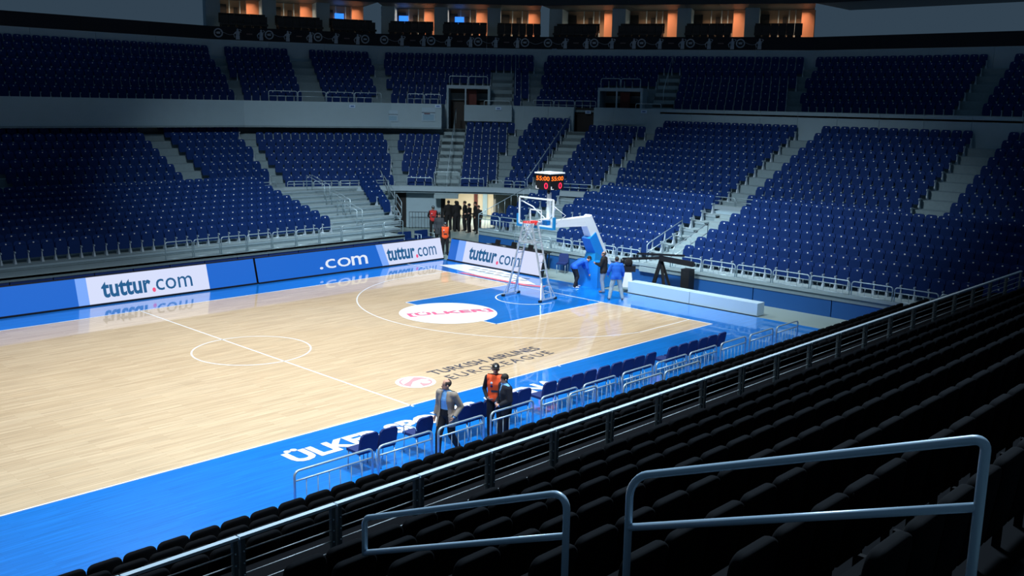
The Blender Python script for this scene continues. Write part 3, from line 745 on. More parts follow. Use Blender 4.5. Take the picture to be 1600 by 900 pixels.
# two armchairs at the end of the skirt
for k, x in enumerate((3.35, 4.5)):
    t = thing('team_armchair', (x, 13.4, -.03), R(180), ['blue steel-framed armchair beside the low far side stand', 'blue steel-framed armchair nearest the tunnel floor'][k], 'chair', 'armchairs by the tunnel')
    MB().box(-.42,.42,-.1,.42,.38,.5).build('seat', M_SEATD, t); MB().box(-.42,.42,-.2,-.1,.4,.85).build('backrest', M_SEATD, t)
    for s in (-.46, .46): MB().tube([(s,-.15,0),(s,-.15,.7),(s,.4,.7),(s,.4,0)], .02, 8).build('frame', M_STEEL, t)

# ---------------------------------------------------------------- LED advertising boards
def led_board(loc, rz, length, segs, texts, label):
    """local x along the board, face towards -y, leaning back"""
    t = thing('advertising_board', loc, rz, label, 'advertising board', 'LED boards around the court')
    lean = .26; H = .98
    def P(x, h, d=0): return (x, lean*h-d, .05+h*H)
    MB().hexa([(0,-.02,0),(length,-.02,0),(length,.16,0),(0,.16,0),P(0,1.02,.02),P(length,1.02,.02),P(length,1.02,-.12),P(0,1.02,-.12)]).build('housing', M_BLACK, t)
    MB().box(0, length, -.08, .0, 0, .06).build('plinth', M_BLACK, t)
    for x0, x1, sh, m in segs:
        sh0, sh1 = sh if isinstance(sh, tuple) else (sh, sh)
        MB().add([P(x0+sh0,.0,.03),P(x1+sh1,.0,.03),P(x1,1,.03),P(x0,1,.03)], [(0,1,2,3)]).build('screen', m, t)
    for body, m, x0, x1, b, h, off, shear in texts:
        o = text_mesh('lettering', body, m, 1, t, .001, off)
        a, c = width(o); 
        for v in o.data.vertices:
            X = x0+(v.co.x-a)/(c-a)*(x1-x0); Hh = b+v.co.y/.72*h
            v.co = Vector(P(X, Hh, .036))+Vector((0, -v.co.z*.5, 0))
    return t
left_b = led_board((-8.0, 9.38, 0), 0, 10.35,
    [(0, 6.33, (0,.22), E_BLUE), (6.33, 6.72, (.22,.22), E_LIGHT), (6.72, 10.33, (.22,.02), E_WHITE)],
    [('m', E_TEXTW, 4.85, 5.75, .22, .62, .01, 0), ('.co', E_TEXTW, 3.1, 4.8, .22, .62, .0, 0), ('tuttur', E_TEXT, 6.9, 8.6, .22, .66, .03, 0), ('.', E_DOT, 8.63, 8.77, .22, .56, .05, 0), ('com', E_TEXT, 8.78, 9.95, .22, .66, .002, 0)],
    'left glowing advertising board reading tuttur.com on white with blue end')
led_board((-18.4, 9.42, 0), 0, 10.35,
    [(0, 3.0, 0, E_BLUE), (3.0, 3.4, 0, E_LIGHT), (3.4, 8.2, 0, E_WHITE), (8.2, 10.33, 0, E_BLUE)],
    [('tuttur', E_TEXT, 3.9, 5.8, .22, .66, .03, 0), ('.', E_DOT, 5.83, 5.97, .22, .56, .05, 0), ('com', E_TEXT, 6.0, 7.5, .22, .66, .002, 0)],
    'second glowing advertising board further left along the far sideline')
right_b = led_board((2.28, 8.95, 0), R(-90), 6.15,
    [(0, .55, (0,0), E_BLUE), (.55, 1.05, (0,.0), E_LIGHT), (1.05, 6.1, 0, E_WHITE)],
    [('tuttur', E_TEXT, 1.4, 3.25, .22, .66, .03, 0), ('.', E_DOT, 3.28, 3.42, .2, .56, .05, 0), ('com', E_TEXT, 3.45, 4.75, .22, .66, .002, 0)],
    'right glowing advertising board reading tuttur.com behind the ladder')
wb = thing('barrier_box', (2.4, -1.95, -.004), R(-90), 'long low white barrier box beyond the end of the court', 'barrier')
M_BARR = mat('pale_blue_white_panel', (178, 208, 226), .5)
MB().box(0, 3.0, 0, .5, 0, .48).build('panel', M_BARR, wb)
MB().box(3.02, 6.0, 0, .5, 0, .48).build('panel', M_BARR, wb); MB().box(0, 6.0, -.01, 0, 0, .02).build('foot_strip', M_DARKM, wb)

# press table behind the right board
pt_ = thing('press_table', (3.95, 6.0, -.03), 0, 'dark press table behind the right advertising board', 'table')
MB().box(-.35, .35, -2.0, 1.9, .78, .82).build('table_top', M_BLACK, pt_)
for sx in (-.3, .3):
    for sy in (-1.9, 1.8): MB().box(sx-.02, sx+.02, sy-.02, sy+.02, 0, .78).build('leg', M_DARKM, pt_)
for k, (yy, lab) in enumerate(((7.3,'open black laptop, leftmost on the press table'),(6.2,'open black laptop in the middle of the press table'),(5.1,'open black laptop, rightmost on the press table'))):
    t = thing('laptop', (3.9, yy, .79), R(90), lab, 'laptop', 'laptops on the press table')
    MB().box(-.17,.17,-.12,.12,0,.02).build('keyboard_base', M_BLACK, t); MB().hexa([(-.17,-.13,.02),(.17,-.13,.02),(.17,-.12,.02),(-.17,-.12,.02),(-.17,-.2,.24),(.17,-.2,.24),(.17,-.19,.24),(-.17,-.19,.24)]).build('lid', M_BLACK, t)
for k, (yy, lab) in enumerate(((7.75,'white paper sheet at the left end of the press table'),(6.75,'white paper sheet beside the leftmost laptop'),(5.65,'white paper sheet between two laptops'),(4.6,'white paper sheet at the right end of the press table'))):
    o = MB().box(-.11,.11,-.15,.15,0,.015).build('paper_sheet', M_WHITE); o.location = (3.8, yy, .79); o.rotation_euler = (0,0,.2*k); tag(o, lab, 'paper', 'papers on the press table')
t = thing('round_case', (3.6, 4.3, .5), 0, 'dark round drum case behind the ladder', 'case')
MB().tube([(0,-.25,0),(0,.25,0)], .42, 16).build('drum', M_BLACK, t)
t['category'] = 'case'; MB().tube([(0,-.27,0),(0,-.25,0)], .26, 16).build('lid', M_SEATD, t)
MB().box(-.2,.2,-.2,.2,-.53,-.38).build('stand', M_BLACK, t)

# ---------------------------------------------------------------- basketball hoop unit
hoop = thing('basketball_hoop', (0,0,-.004), 0, 'portable basketball hoop with white arm, blue padding and glass board', 'basketball hoop')
bb = MB()
for a, b in (((-.9,2.9),(.9,2.9)),((-.9,3.95),(.9,3.95)),((-.9,2.9),(-.9,3.95)),((.9,2.9),(.9,3.95))):
    bb.bar((-1.2,a[0],a[1]), (-1.2,b[0],b[1]), .06, .06, upv=(1,0,0))
bb.build('board_frame', M_WHITE, hoop)
gl = MB().box(-1.208,-1.196,-.88,.88,2.92,3.93).build('glass_board', M_GLASS, hoop)
it = MB()
for a, b in (((-.295,3.05),(.295,3.05)),((-.295,3.5),(.295,3.5)),((-.295,3.05),(-.295,3.5)),((.295,3.05),(.295,3.5))):
    it.bar((-1.215,a[0],a[1]), (-1.215,b[0],b[1]), .05, .012, upv=(1,0,0))
it.build('target_rectangle', M_WHITE, hoop)
pd = MB(); pd.box(-1.26,-1.14,-.93,.93,2.78,2.87); pd.box(-1.27,-1.13,.93,.99,2.79,3.28); pd.box(-1.27,-1.13,-.99,-.93,2.79,3.28)
pd.build('board_padding', M_PADC, hoop)
rm = MB(); rm.tube([(-1.6+.23*math.cos(2*PI*k/28), .23*math.sin(2*PI*k/28), 3.05) for k in range(28)], .012, 8, close=True)
rm.box(-1.37,-1.22,-.12,.12,2.93,3.07); rm.bar((-1.4,-.1,3.03),(-1.22,-.1,2.93),.03,.03); rm.bar((-1.4,.1,3.03),(-1.22,.1,2.93),.03,.03)
rm.tube([(-1.6+.235*math.cos(2*PI*k/28), .235*math.sin(2*PI*k/28), 3.03) for k in range(28)], .012, 8, close=True)
rm.build('rim', M_RIM, hoop)
nt = MB()
for k in range(12):
    for sgn in (1, -1):
        pts = []
        for q in range(7):
            u = q/6; rr = .225*(1-u)+.10*u+.0; a = 2*PI*k/12+sgn*u*1.1
            pts.append((-1.6+rr*math.cos(a), rr*math.sin(a), 3.03-.43*u))
        nt.tube(pts, .006, 4)
nt.build('net', M_NET, hoop)
st = MB()
st.bar((-.45,0,2.75),(-.45,0,4.15),.14,.12)
st.build('rear_post', M_WHITE, hoop)
for s in (1,-1):
    MB().tube([(-1.15,s*.85,3.8),(-.75,s*.6,3.55),(-.5,s*.08,3.05)], .025, 8).build('board_brace', M_WHITE, hoop)
MB().tube([(-1.15,-.9,3.7),(-.75,-1.15,3.35),(-1.12,-.93,2.98)], .016, 6).build('bracket_rod', M_WHITE, hoop)
MB().box(-1.15,-.4,-.12,.12,2.78,3.1).build('board_mount', M_WHITE, hoop)
MB().box(-1.14,-.9,-.5,-.28,2.92,3.1).build('motor_box', M_PAD, hoop)
ar = MB()
def taper(b, p0, p1, w0, h0, w1, h1):
    p0 = Vector(p0); p1 = Vector(p1); d = (p1-p0).normalized(); r = Vector((0,1,0)); u = r.cross(d)*-1
    return b.hexa([p0-r*w0/2-u*h0/2, p0+r*w0/2-u*h0/2, p1+r*w1/2-u*h1/2, p1-r*w1/2-u*h1/2, p0-r*w0/2+u*h0/2, p0+r*w0/2+u*h0/2, p1+r*w1/2+u*h1/2, p1-r*w1/2+u*h1/2])
taper(ar, (-.55,0,2.88), (1.95,0,2.83), .28, .26, .34, .40); ar.build('horizontal_arm', M_WHITE, hoop)
a2 = MB(); taper(a2, (1.86,0,2.98), (3.2,0,.75), .34, .46, .42, .62); a2.build('diagonal_arm', M_WHITE, hoop)
a3 = MB(); taper(a3, (2.12,0,2.22), (2.84,0,1.02), .44, .48, .54, .5); a3.build('arm_padding', M_PAD, hoop)
bs = MB()
bs.box(2.1, 2.4, -.56, .56, 0, 1.15); bs.build('front_padding', M_PAD, hoop)
MB().hexa([(2.35,-.6,0),(4.1,-.6,0),(4.1,.6,0),(2.35,.6,0),(2.35,-.6,1.15),(4.1,-.6,.5),(4.1,.6,.5),(2.35,.6,1.15)]).build('base_housing', M_PAD, hoop)
MB().hexa([(2.2,-.3,1.15),(2.9,-.3,1.0),(2.9,.3,1.0),(2.2,.3,1.15),(2.3,-.25,1.5),(2.8,-.25,1.3),(2.8,.25,1.3),(2.3,.25,1.5)]).build('arm_hinge_cover', M_PADC, hoop)
# shot clock cube
sc = thing('shot_clock', (-.45, 0, 4.22), 0, 'black cube scoreboard on the hoop showing 55:00 and 0 in lights', 'scoreboard')
MB().box(-.4,.4,-.4,.4,.05,.68).build('case', M_BLACK, sc)
MB().box(-.43,.43,-.43,.43,.68,.73).build('lid', M_WHITE, sc)
MB().tube([(0,0,-.1),(0,0,.06)], .05, 10).build('post', M_WHITE, sc)
MB().ell((-.1,-.05,-.04),.07,.07,.1).build('warning_lamp', M_BLACK, sc)
for fr in ((-.405, 'x'), (-.405, 'y')):
    for body, m, x0, x1, z0, h in (('55:00', E_AMBER, -.35, .36, .42, .17), ('0', E_REDD, .08, .28, .1, .24), ('L', E_LW, -.37, -.2, .08, .12)):
        o = text_mesh('digits', body, m, 1, sc, .002, .02); a, c = width(o)
        for v in o.data.vertices:
            X = x0+(v.co.x-a)/(c-a)*(x1-x0); Z = z0+v.co.y/.72*h
            v.co = Vector((fr[0]-.004, -X, Z)) if fr[1] == 'x' else Vector((X, fr[0]-.004, Z))
        if fr[1] == 'x': pass

# ---------------------------------------------------------------- double ladder under the hoop
lad = thing('double_ladder', (-1.5, 0, .006), R(6), 'tall aluminium double ladder standing under the basket', 'ladder')
for s in (1, -1):
    yb, yt = s*.92, s*.2; zt = 3.0
    for x in (-.24, .24):
        MB().bar((x, yb, .08), (x*.8, yt, zt), .07, .035, upv=(1,0,0)).build('stile', M_ALU, lad)
    for k in range(9):
        u = (.28+.3*k)/zt; y = yb+(yt-yb)*u; xx = .24*(1-.2*u)
        MB().tube([(-xx, y, u*zt), (xx, y, u*zt)], .017, 6).build('rung', M_ALU, lad)
    MB().box(-.5,.5,yb-.03,yb+.03,.05,.1).build('base_bar', M_ALU, lad)
    for x in (-.5, .5):
        MB().box(x-.06,x+.06,yb-.05,yb+.05,0,.08).build('rubber_foot', M_BLACK, lad)
        MB().bar((x*.95, yb, .1), (.24*(1 if x > 0 else -1), yb+(yt-yb)*.22, .7), .035, .03).build('outrigger', M_ALU, lad)
MB().box(-.26,.26,-.4,.4,2.22,2.27).build('platform', M_ALU, lad)
for s in (1,-1):
    MB().bar((-.19, s*.2, 2.98), (-.19, -s*.33, 2.24), .05, .03).build('cross_brace', M_ALU, lad)

# ---------------------------------------------------------------- chairs
def chair_parts():
    b = MB(); w = .225
    prof = [(-w,.46),(w,.46),(w+.005,.72),(w-.01,.82),(w-.06,.87),(-w+.06,.87),(-w+.01,.82),(-w-.005,.72)]
    n = len(prof); f = lambda x, z, d: (x, -.2-(z-.46)*.2+d, z)
    b.add([f(x,z,.035) for x,z in prof]+[f(x,z,-.02) for x,z in prof], [tuple(range(n)), tuple(range(n,2*n))[::-1]]+[(i,n+i,n+(i+1)%n,(i+1)%n) for i in range(n)])
    s = MB(); s.box(-.225,.225,-.2,.24,.42,.48)
    legs = MB().tube([(0,0,0),(0,0,.42)], .013, 6)
    return b.mesh('chair_back', M_SEAT2), s.mesh('chair_seat', M_SEAT2)
M_SEAT2 = mat('royal_blue_upholstery', (6, 38, 100), .7, noise=.08, scale=40)
CB, CS = chair_parts()
LEGF = MB().tube([(0,.03,0),(0,0,.43)], .013, 6).mesh('chair_leg', M_STEEL); LEGB = MB().tube([(0,-.08,0),(0,0,.43)], .013, 6).mesh('chair_leg_back', M_STEEL)
ARM = MB().tube([(0,.18,.44),(0,.2,.62),(0,.12,.66),(0,-.2,.66),(0,-.24,.6)], .012, 6).mesh('chair_arm', M_STEEL)
def chair(loc, rz, label, group, arms=False, name='side_chair'):
    t = thing(name, loc, rz, label, 'chair', group)
    inst('backrest', CB, t); inst('seat', CS, t)
    for x in (-.2, .2):
        inst('leg', LEGF, t, (x, .2, 0)); inst('leg', LEGB, t, (x, -.18, 0))
        if arms: inst('armrest', ARM, t, (x*1.15, 0, 0))
    return t
cx_ = [-17.57,-17.06,-16.05,-14.94,-14.52,-14.05,-13.36,-12.89,-11.95,-11.41,-10.91,-10.38,-9.82,-9.30,-8.77,-8.28,-7.74]
for k in range(6): cx_.append(-7.74+.52*(k+2))
for k, x in enumerate(cx_):
    lab = f'blue upholstered courtside chair seen from behind, {ordn(k)} from the left of its row'
    chair((x, -10.2, -.004), random.uniform(-.05,.05), lab, 'courtside chairs in the near row', arms=(k in (2,)))
chair((4.0, 3.05, -.03), R(115), 'single blue chair beside the hoop base, facing the left board', None)

# ---------------------------------------------------------------- courtside rail (near side)
xs = [(-20.0,-18.17),(-18.06,-16.62),(-16.48,-15.12),(-14.94,-13.53),(-13.29,-11.96),(-11.77,-10.46),(-10.22,-8.9),(-8.77,-7.3),(-7.2,-5.8),(-5.6,-4.2),(-4.0,-2.6),(-2.4,-1.0)]
for k, (a, b) in enumerate(xs):
    g = thing('courtside_rail', ((a+b)/2, -11.35, 0), 0, f'galvanised tube rail panel behind the courtside chairs, {ordn(k)} from the left', 'railing', 'courtside rail panels')
    h = (b-a)/2-.02
    rail_section(g, (-h,0,0), (h,0,0), .93, [.74,], r=.024, balus=6)
for k, (a, b, y) in enumerate(((-12.75,-11.75,-11.75), (-11.2,-9.6,-12.15), (-9.5,-7.9,-12.15))):
    g = thing('courtside_rail', ((a+b)/2, y, 0), 0, ['short looped tube rail standing in front of the near seats','tube rail in front of the near seats, right of the short one','second tube rail in front of the near seats, farther right'][k], 'railing', 'second row of courtside rails')
    rail_section(g, (-(b-a)/2,0,0), ((b-a)/2,0,0), 1.0, [.3], r=.024)
MB().box(-34, 6, -12.35, -11.21, -.03, -.002).build('floor_carpet', M_CARPET)['kind'] = 'structure'

# ---------------------------------------------------------------- near stand
near = thing('grandstand', (0,0,0), 0, 'near grandstand of dark terrace steps below the camera', 'grandstand', kind='structure')
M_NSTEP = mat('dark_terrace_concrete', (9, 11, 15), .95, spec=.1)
NX0, NX1 = -27.5, 4.0
nrows = [(-12.6-.85*k, z) for k, z in enumerate((.25,.54,.87,1.2))]
rrows = [(-17.65-.85*j, 2.1+.322*j) for j in range(8)]
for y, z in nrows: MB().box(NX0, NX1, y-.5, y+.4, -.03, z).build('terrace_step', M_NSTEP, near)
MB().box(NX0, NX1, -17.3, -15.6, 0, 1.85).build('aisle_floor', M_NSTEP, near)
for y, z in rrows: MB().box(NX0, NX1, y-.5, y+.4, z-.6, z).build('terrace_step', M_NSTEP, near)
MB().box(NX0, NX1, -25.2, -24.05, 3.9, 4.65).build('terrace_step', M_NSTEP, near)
def dseat_parts():
    back = MB(); w = .25
    prof = [(-w+.02,.20),(w-.02,.20),(w,.25),(w,.74),(w-.004,.77),(w-.014,.80),(w-.03,.822),(w-.05,.838),(w-.075,.847),(w-.11,.85),(-w+.11,.85),(-w+.075,.847),(-w+.05,.838),(-w+.03,.822),(-w+.014,.80),(-w+.004,.77),(-w,.74),(-w,.25)]
    n = len(prof); f = lambda x, z, d: (x, -.16-(z-.4)*.12+d, z)
    # padded: front ring, mid, back ring inset
    def ring(sc, d): return [f(x*sc, .6+(z-.6)*sc, d) for x, z in prof]
    r = ring(.92,.095)+ring(.98,.085)+ring(1,.065)+ring(1,.03)+ring(.98,.01)+ring(.92,0)
    fs = [tuple(range(n)), tuple(range(5*n,6*n))[::-1]]
    for q in range(5): fs += [(q*n+i,(q+1)*n+i,(q+1)*n+(i+1)%n,q*n+(i+1)%n) for i in range(n)]
    back.add(r, fs, 0, True)
    s = MB(); s.hexa([(-.22,-.06,.24),(.22,-.06,.24),(.22,.0,.25),(-.22,.0,.25),(-.22,-.04,.62),(.22,-.04,.62),(.22,.03,.63),(-.22,.03,.63)])
    a = MB(); a.box(-.285,-.245,-.10,.12,.54,.575); a.box(-.28,-.25,-.10,-.04,0,.54)
    return back, s, a
db, ds, da = dseat_parts()
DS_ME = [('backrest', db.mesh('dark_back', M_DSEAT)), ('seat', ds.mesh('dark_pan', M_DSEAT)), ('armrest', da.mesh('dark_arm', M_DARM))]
dark = []
for ri, (y, z) in enumerate(nrows+rrows):
    k = int((NX1-NX0)/.52)
    for j in range(k):
        x = NX0+.3+j*.52
        if ri >= 4 and abs(x+24.7) < .3: continue
        dark.append((x, y, z, 0, ri, j))
def vis(x, y, z):
    u, v, w = project(x, y, z+.6); return w > .5 and 540 < u < 1060 and 10 < v < 905, w
dv = sorted([d for d in dark if vis(*d[:3])[0]], key=lambda d: vis(*d[:3])[1])
keep = set((d[4], d[5]) for d in dv[:270])
for ri in range(12):
    row = [d for d in dark if d[4] == ri and (d[4], d[5]) in keep]; row.sort(key=lambda d: d[0])
    for j, d in enumerate(row):
        rt = f'{ORD[ri]} row courtside of the cable railing' if ri < 4 else f'{ORD[ri-4]} row behind the cable railing'
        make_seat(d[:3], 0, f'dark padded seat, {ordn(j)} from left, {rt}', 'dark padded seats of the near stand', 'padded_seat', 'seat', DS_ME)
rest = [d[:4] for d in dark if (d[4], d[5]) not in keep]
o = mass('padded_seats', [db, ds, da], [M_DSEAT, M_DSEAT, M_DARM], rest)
tag(o, 'remaining dark padded seats of the near stand farther right', 'seats', kind='stuff')
# cable railing
posts = [-22.36-1.33*1, -21.42, -20.09, -18.69, -17.33, -15.99]
pxs = [-26.8, -25.45, -24.1, -22.76, -21.42, -20.08, -18.70, -17.33, -15.97, -14.6, -13.25, -11.9, -10.5, -9.15, -7.8, -6.4, -5.0, -3.6, -2.2, -.8, .6, 2.0, 3.4]
PST = MB(); PST.box(-.055,-.015,-.03,.03,0,.88); PST.box(-.06,-.0,-.035,.035,0,.03)
post_me = PST.mesh('cable_post', M_DARKM)
for k in range(len(pxs)-1):
    a, b = pxs[k], pxs[k+1]
    g = thing('cable_railing', ((a+b)/2, -16.5, 1.85), 0, f'steel handrail panel with tension cables in the near stand, {ordn(k)} from the left', 'railing', 'cable railing panels of the near stand')
    h = (b-a)/2
    MB().box(-h+.008, h-.008, -.036, .036, .875, .91).build('handrail', M_HRAIL, g)
    MB().box(-h+.02,-h+.075,-.03,.03,0,.87).build('post', M_POST, g); MB().box(h-.075,h-.02,-.03,.03,0,.87).build('post', M_POST, g)
    me = None
    for q in range(5):
        me = me or MB().tube([(-h+.07,0,0),(h-.07,0,0)], .008, 6).mesh('cable', M_CABLE)
        inst('cable', me, g, (0, 0, .14+.145*q))
    bm_ = MB()
    for q in range(5): bm_.ell((-h+.053, -.035, .14+.145*q), .012, .012, .012, 6, 4)
    for q in range(5): bm_.ell((h-.053, -.035, .14+.145*q), .012, .012, .012, 6, 4)
    bm_.build('cable_bolts', M_STEEL, g)['kind'] = 'stuff'
# foreground stair handrails on the sloping aisle
def loop_rail(name, y0, y1, x, ztop0, ztop1, drop, foot0, foot1, label, r=.025):
    g = thing(name, (x, y0, ztop0-1.3), 0, label, 'handrail', 'foreground stair handrails')
    o = Vector(g.location); sl = (ztop1-ztop0)/(y1-y0)
    def Pp(y, dz): return Vector((x, y, ztop0+(y-y0)*sl+dz))-o
    rad = .13; s = 1 if y1 > y0 else -1
    pts = [Pp(y0, -foot0)]
    for i in range(7):
        t = PI/2*i/6; pts.append(Pp(y0+s*rad*(1-math.cos(t)), 0)+Vector((0,0,-rad*(1-math.sin(t)))))
    for i in range(7):
        t = PI/2*i/6; pts.append(Pp(y1-s*rad*.45*(1-math.sin(t)), 0)+Vector((0,0,-rad*.45*(1-math.cos(t)))))
    pts.append(Pp(y1, -foot1))
    MB().tube(pts, r, 14).build('top_rail', M_STEELN, g)
    MB().tube([Pp(y0, -drop), Pp(y1, -drop)], r*.95, 14).build('mid_rail', M_STEELN, g)
loop_rail('foreground_handrail', -21.86, -19.66, -24.72, 5.10, 4.20, .31, 1.45, .33, 'thick blue-grey tube handrail sloping across the near seats')
loop_rail('foreground_handrail', -22.37, -24.4, -24.72, 5.36, 6.14, .34, 1.5, 1.5, 'thick blue-grey tube handrail at the lower right corner')

# ---------------------------------------------------------------- blue seats: nearest 300 in view are things, the rest one mass per stand
def bvis(s):
    u, v, w = project(s[0], s[1], s[2]+.6); return (w > 1 and 562 < u < 1038 and 20 < v < 880), w
cand = [(bvis(s)[1], i) for i, s in enumerate(BLUE) if bvis(s)[0]]
cand.sort(); kset = set(i for _, i in cand[:290])
import collections
rows_ = collections.defaultdict(list)
for i in kset:
    s = BLUE[i]; u, v, w = project(s[0], s[1], s[2]+.6); rows_[(s[4], s[5])].append((u, i))
for (place, rn), lst in rows_.items():
    lst.sort()
    for j, (u, i) in enumerate(lst):
        s = BLUE[i]
        make_seat((s[0], s[1], s[2]), s[3], f'blue seat, {ordn(j)} from left in {ORD[rn]} row of the {place}', 'blue arena seats')
lo = [b for b in (sb, sp, sbr, stg)]
for place in sorted(set(s[4] for s in BLUE)):
    xf = [s[:4] for i, s in enumerate(BLUE) if s[4] == place and i not in kset]
    if xf:
        o = mass('arena_seats', lo, [M_SEAT, M_SEATD, M_BRK, M_TAG], xf); tag(o, f'remaining blue seats of the {place}', 'seats', kind='stuff')

# ================================================================ PEOPLE
M_SKIN = mat('skin', (196, 150, 128), .55); M_HAIR = mat('dark_hair', (28, 24, 22), .7); M_HAIRG = mat('greying_hair', (70, 64, 62), .7)
M_EYE = mat('eye_dark', (25, 20, 20), .3); M_LIP = mat('lips', (150, 85, 80), .5)
def capsule(p0, p1, r0, r1, flat=1.0, side=(1,0,0), n=12):
    p0 = Vector(p0); p1 = Vector(p1); d = p1-p0; L = d.length; d = d/L if L > 1e-6 else Vector((0,0,1))
    a = Vector(side); a = (a-d*a.dot(d))
    a = a.normalized() if a.length > .05 else d.orthogonal().normalized()
    b = d.cross(a); vs = []; prof = []
    for i in range(1, 5):
        t = -PI/2+PI/2*i/4; prof.append((p0+d*r0*flatcap(flat)*math.sin(t), r0*math.cos(t)))
    for i in range(0, 4):
        t = PI/2*i/4; prof.append((p1+d*r1*flatcap(flat)*math.sin(t), r1*math.cos(t)))
    vs.append(p0-d*r0*flatcap(flat))
    for c, r in prof:
        for j in range(n):
            t = 2*PI*j/n; vs.append(c+a*r*math.cos(t)+b*r*flat*math.sin(t))
    vs.append(p1+d*r1*flatcap(flat)); fs = [(0, 1+(j+1)%n, 1+j) for j in range(n)]
    k = len(prof)
    for i in range(k-1):
        for j in range(n):
            fs.append((1+i*n+j, 1+i*n+(j+1)%n, 1+(i+1)*n+(j+1)%n, 1+(i+1)*n+j))
    fs += [(1+(k-1)*n+j, 1+(k-1)*n+(j+1)%n, len(vs)-1) for j in range(n)]
    return vs, fs
def flatcap(f): return 1.0 if f > .95 else .7
def remeshed(name, geoms, voxel, smooth=3):
    b = MB()
    for vs, fs in geoms: b.add(vs, fs)
    me = b.mesh('tmp', [M_SKIN]); o = bpy.data.objects.new('tmp', me); C.objects.link(o)
    m = o.modifiers.new('r', 'REMESH'); m.mode = 'VOXEL'; m.voxel_size = voxel; m.use_smooth_shade = True
    s = o.modifiers.new('s', 'SMOOTH'); s.factor = .5; s.iterations = smooth
    bpy.context.view_layer.update()
    out = bpy.data.meshes.new_from_object(o.evaluated_get(bpy.context.evaluated_depsgraph_get()))
    bpy.data.objects.remove(o); out.name = name; return out
def segdist(V, a, b, ra, rb):
    a = np.array(a); b = np.array(b); d = b-a; L2 = max(d@d, 1e-9)
    t = np.clip((V-a)@d/L2, 0, 1); q = a+t[:,None]*d
    return np.linalg.norm(V-q, axis=1)-(ra+(rb-ra)*t)
def coords(me):
    V = np.empty(len(me.vertices)*3); me.vertices.foreach_get('co', V); return V.reshape(-1, 3)
def centers(me):
    V = np.empty(len(me.polygons)*3); me.polygons.foreach_get('center', V); return V.reshape(-1, 3)
def sub_mesh(me, keep, name, m, solid=.008):
    """faces kept where keep is true, thickened"""
    V = coords(me); F = [tuple(p.vertices) for p, k in zip(me.polygons, keep) if k]
    used = sorted(set(i for f in F for i in f)); mp = {u: i for i, u in enumerate(used)}
    out = bpy.data.meshes.new(name); out.from_pydata([tuple(V[u]) for u in used], [], [tuple(mp[i] for i in f) for f in F])
    out.materials.append(m); out.polygons.foreach_set('use_smooth', [True]*len(F)); out.update()
    return out
def hand(wrist, tip_dir, palm_n, thumb_dir, sc=1.0, curl=.35):
    """palm and five fingers as capsules"""
    w = Vector(wrist); d = Vector(tip_dir).normalized(); n = Vector(palm_n); n = (n-d*n.dot(d)).normalized(); s = d.cross(n)
    if s.dot(Vector(thumb_dir)) < 0: s = -s
    G = [(w, w+d*.075*sc, .030*sc, .038*sc, .45, tuple(s))]
    for k, (off, ln) in enumerate(((.027,.066),(.009,.075),(-.009,.070),(-.026,.055))):
        base = w+d*.082*sc+s*off*sc
        p1 = base+(d*math.cos(curl)+n*math.sin(curl))*ln*.5*sc
        p2 = p1+(d*math.cos(curl*2.6)+n*math.sin(curl*2.6))*ln*.5*sc
        G += [(base, p1, .0095*sc, .0088*sc, 1, tuple(s)), (p1, p2, .0088*sc, .0078*sc, 1, tuple(s))]
    tb = w+d*.025*sc+s*.026*sc; t1 = tb+(d*.6+s*.7+n*.35).normalized()*.04*sc; t2 = t1+(d*.85+s*.3+n*.4).normalized()*.032*sc
    G += [(tb, t1, .0125*sc, .011*sc, 1, tuple(s)), (t1, t2, .011*sc, .009*sc, 1, tuple(s))]
    return G
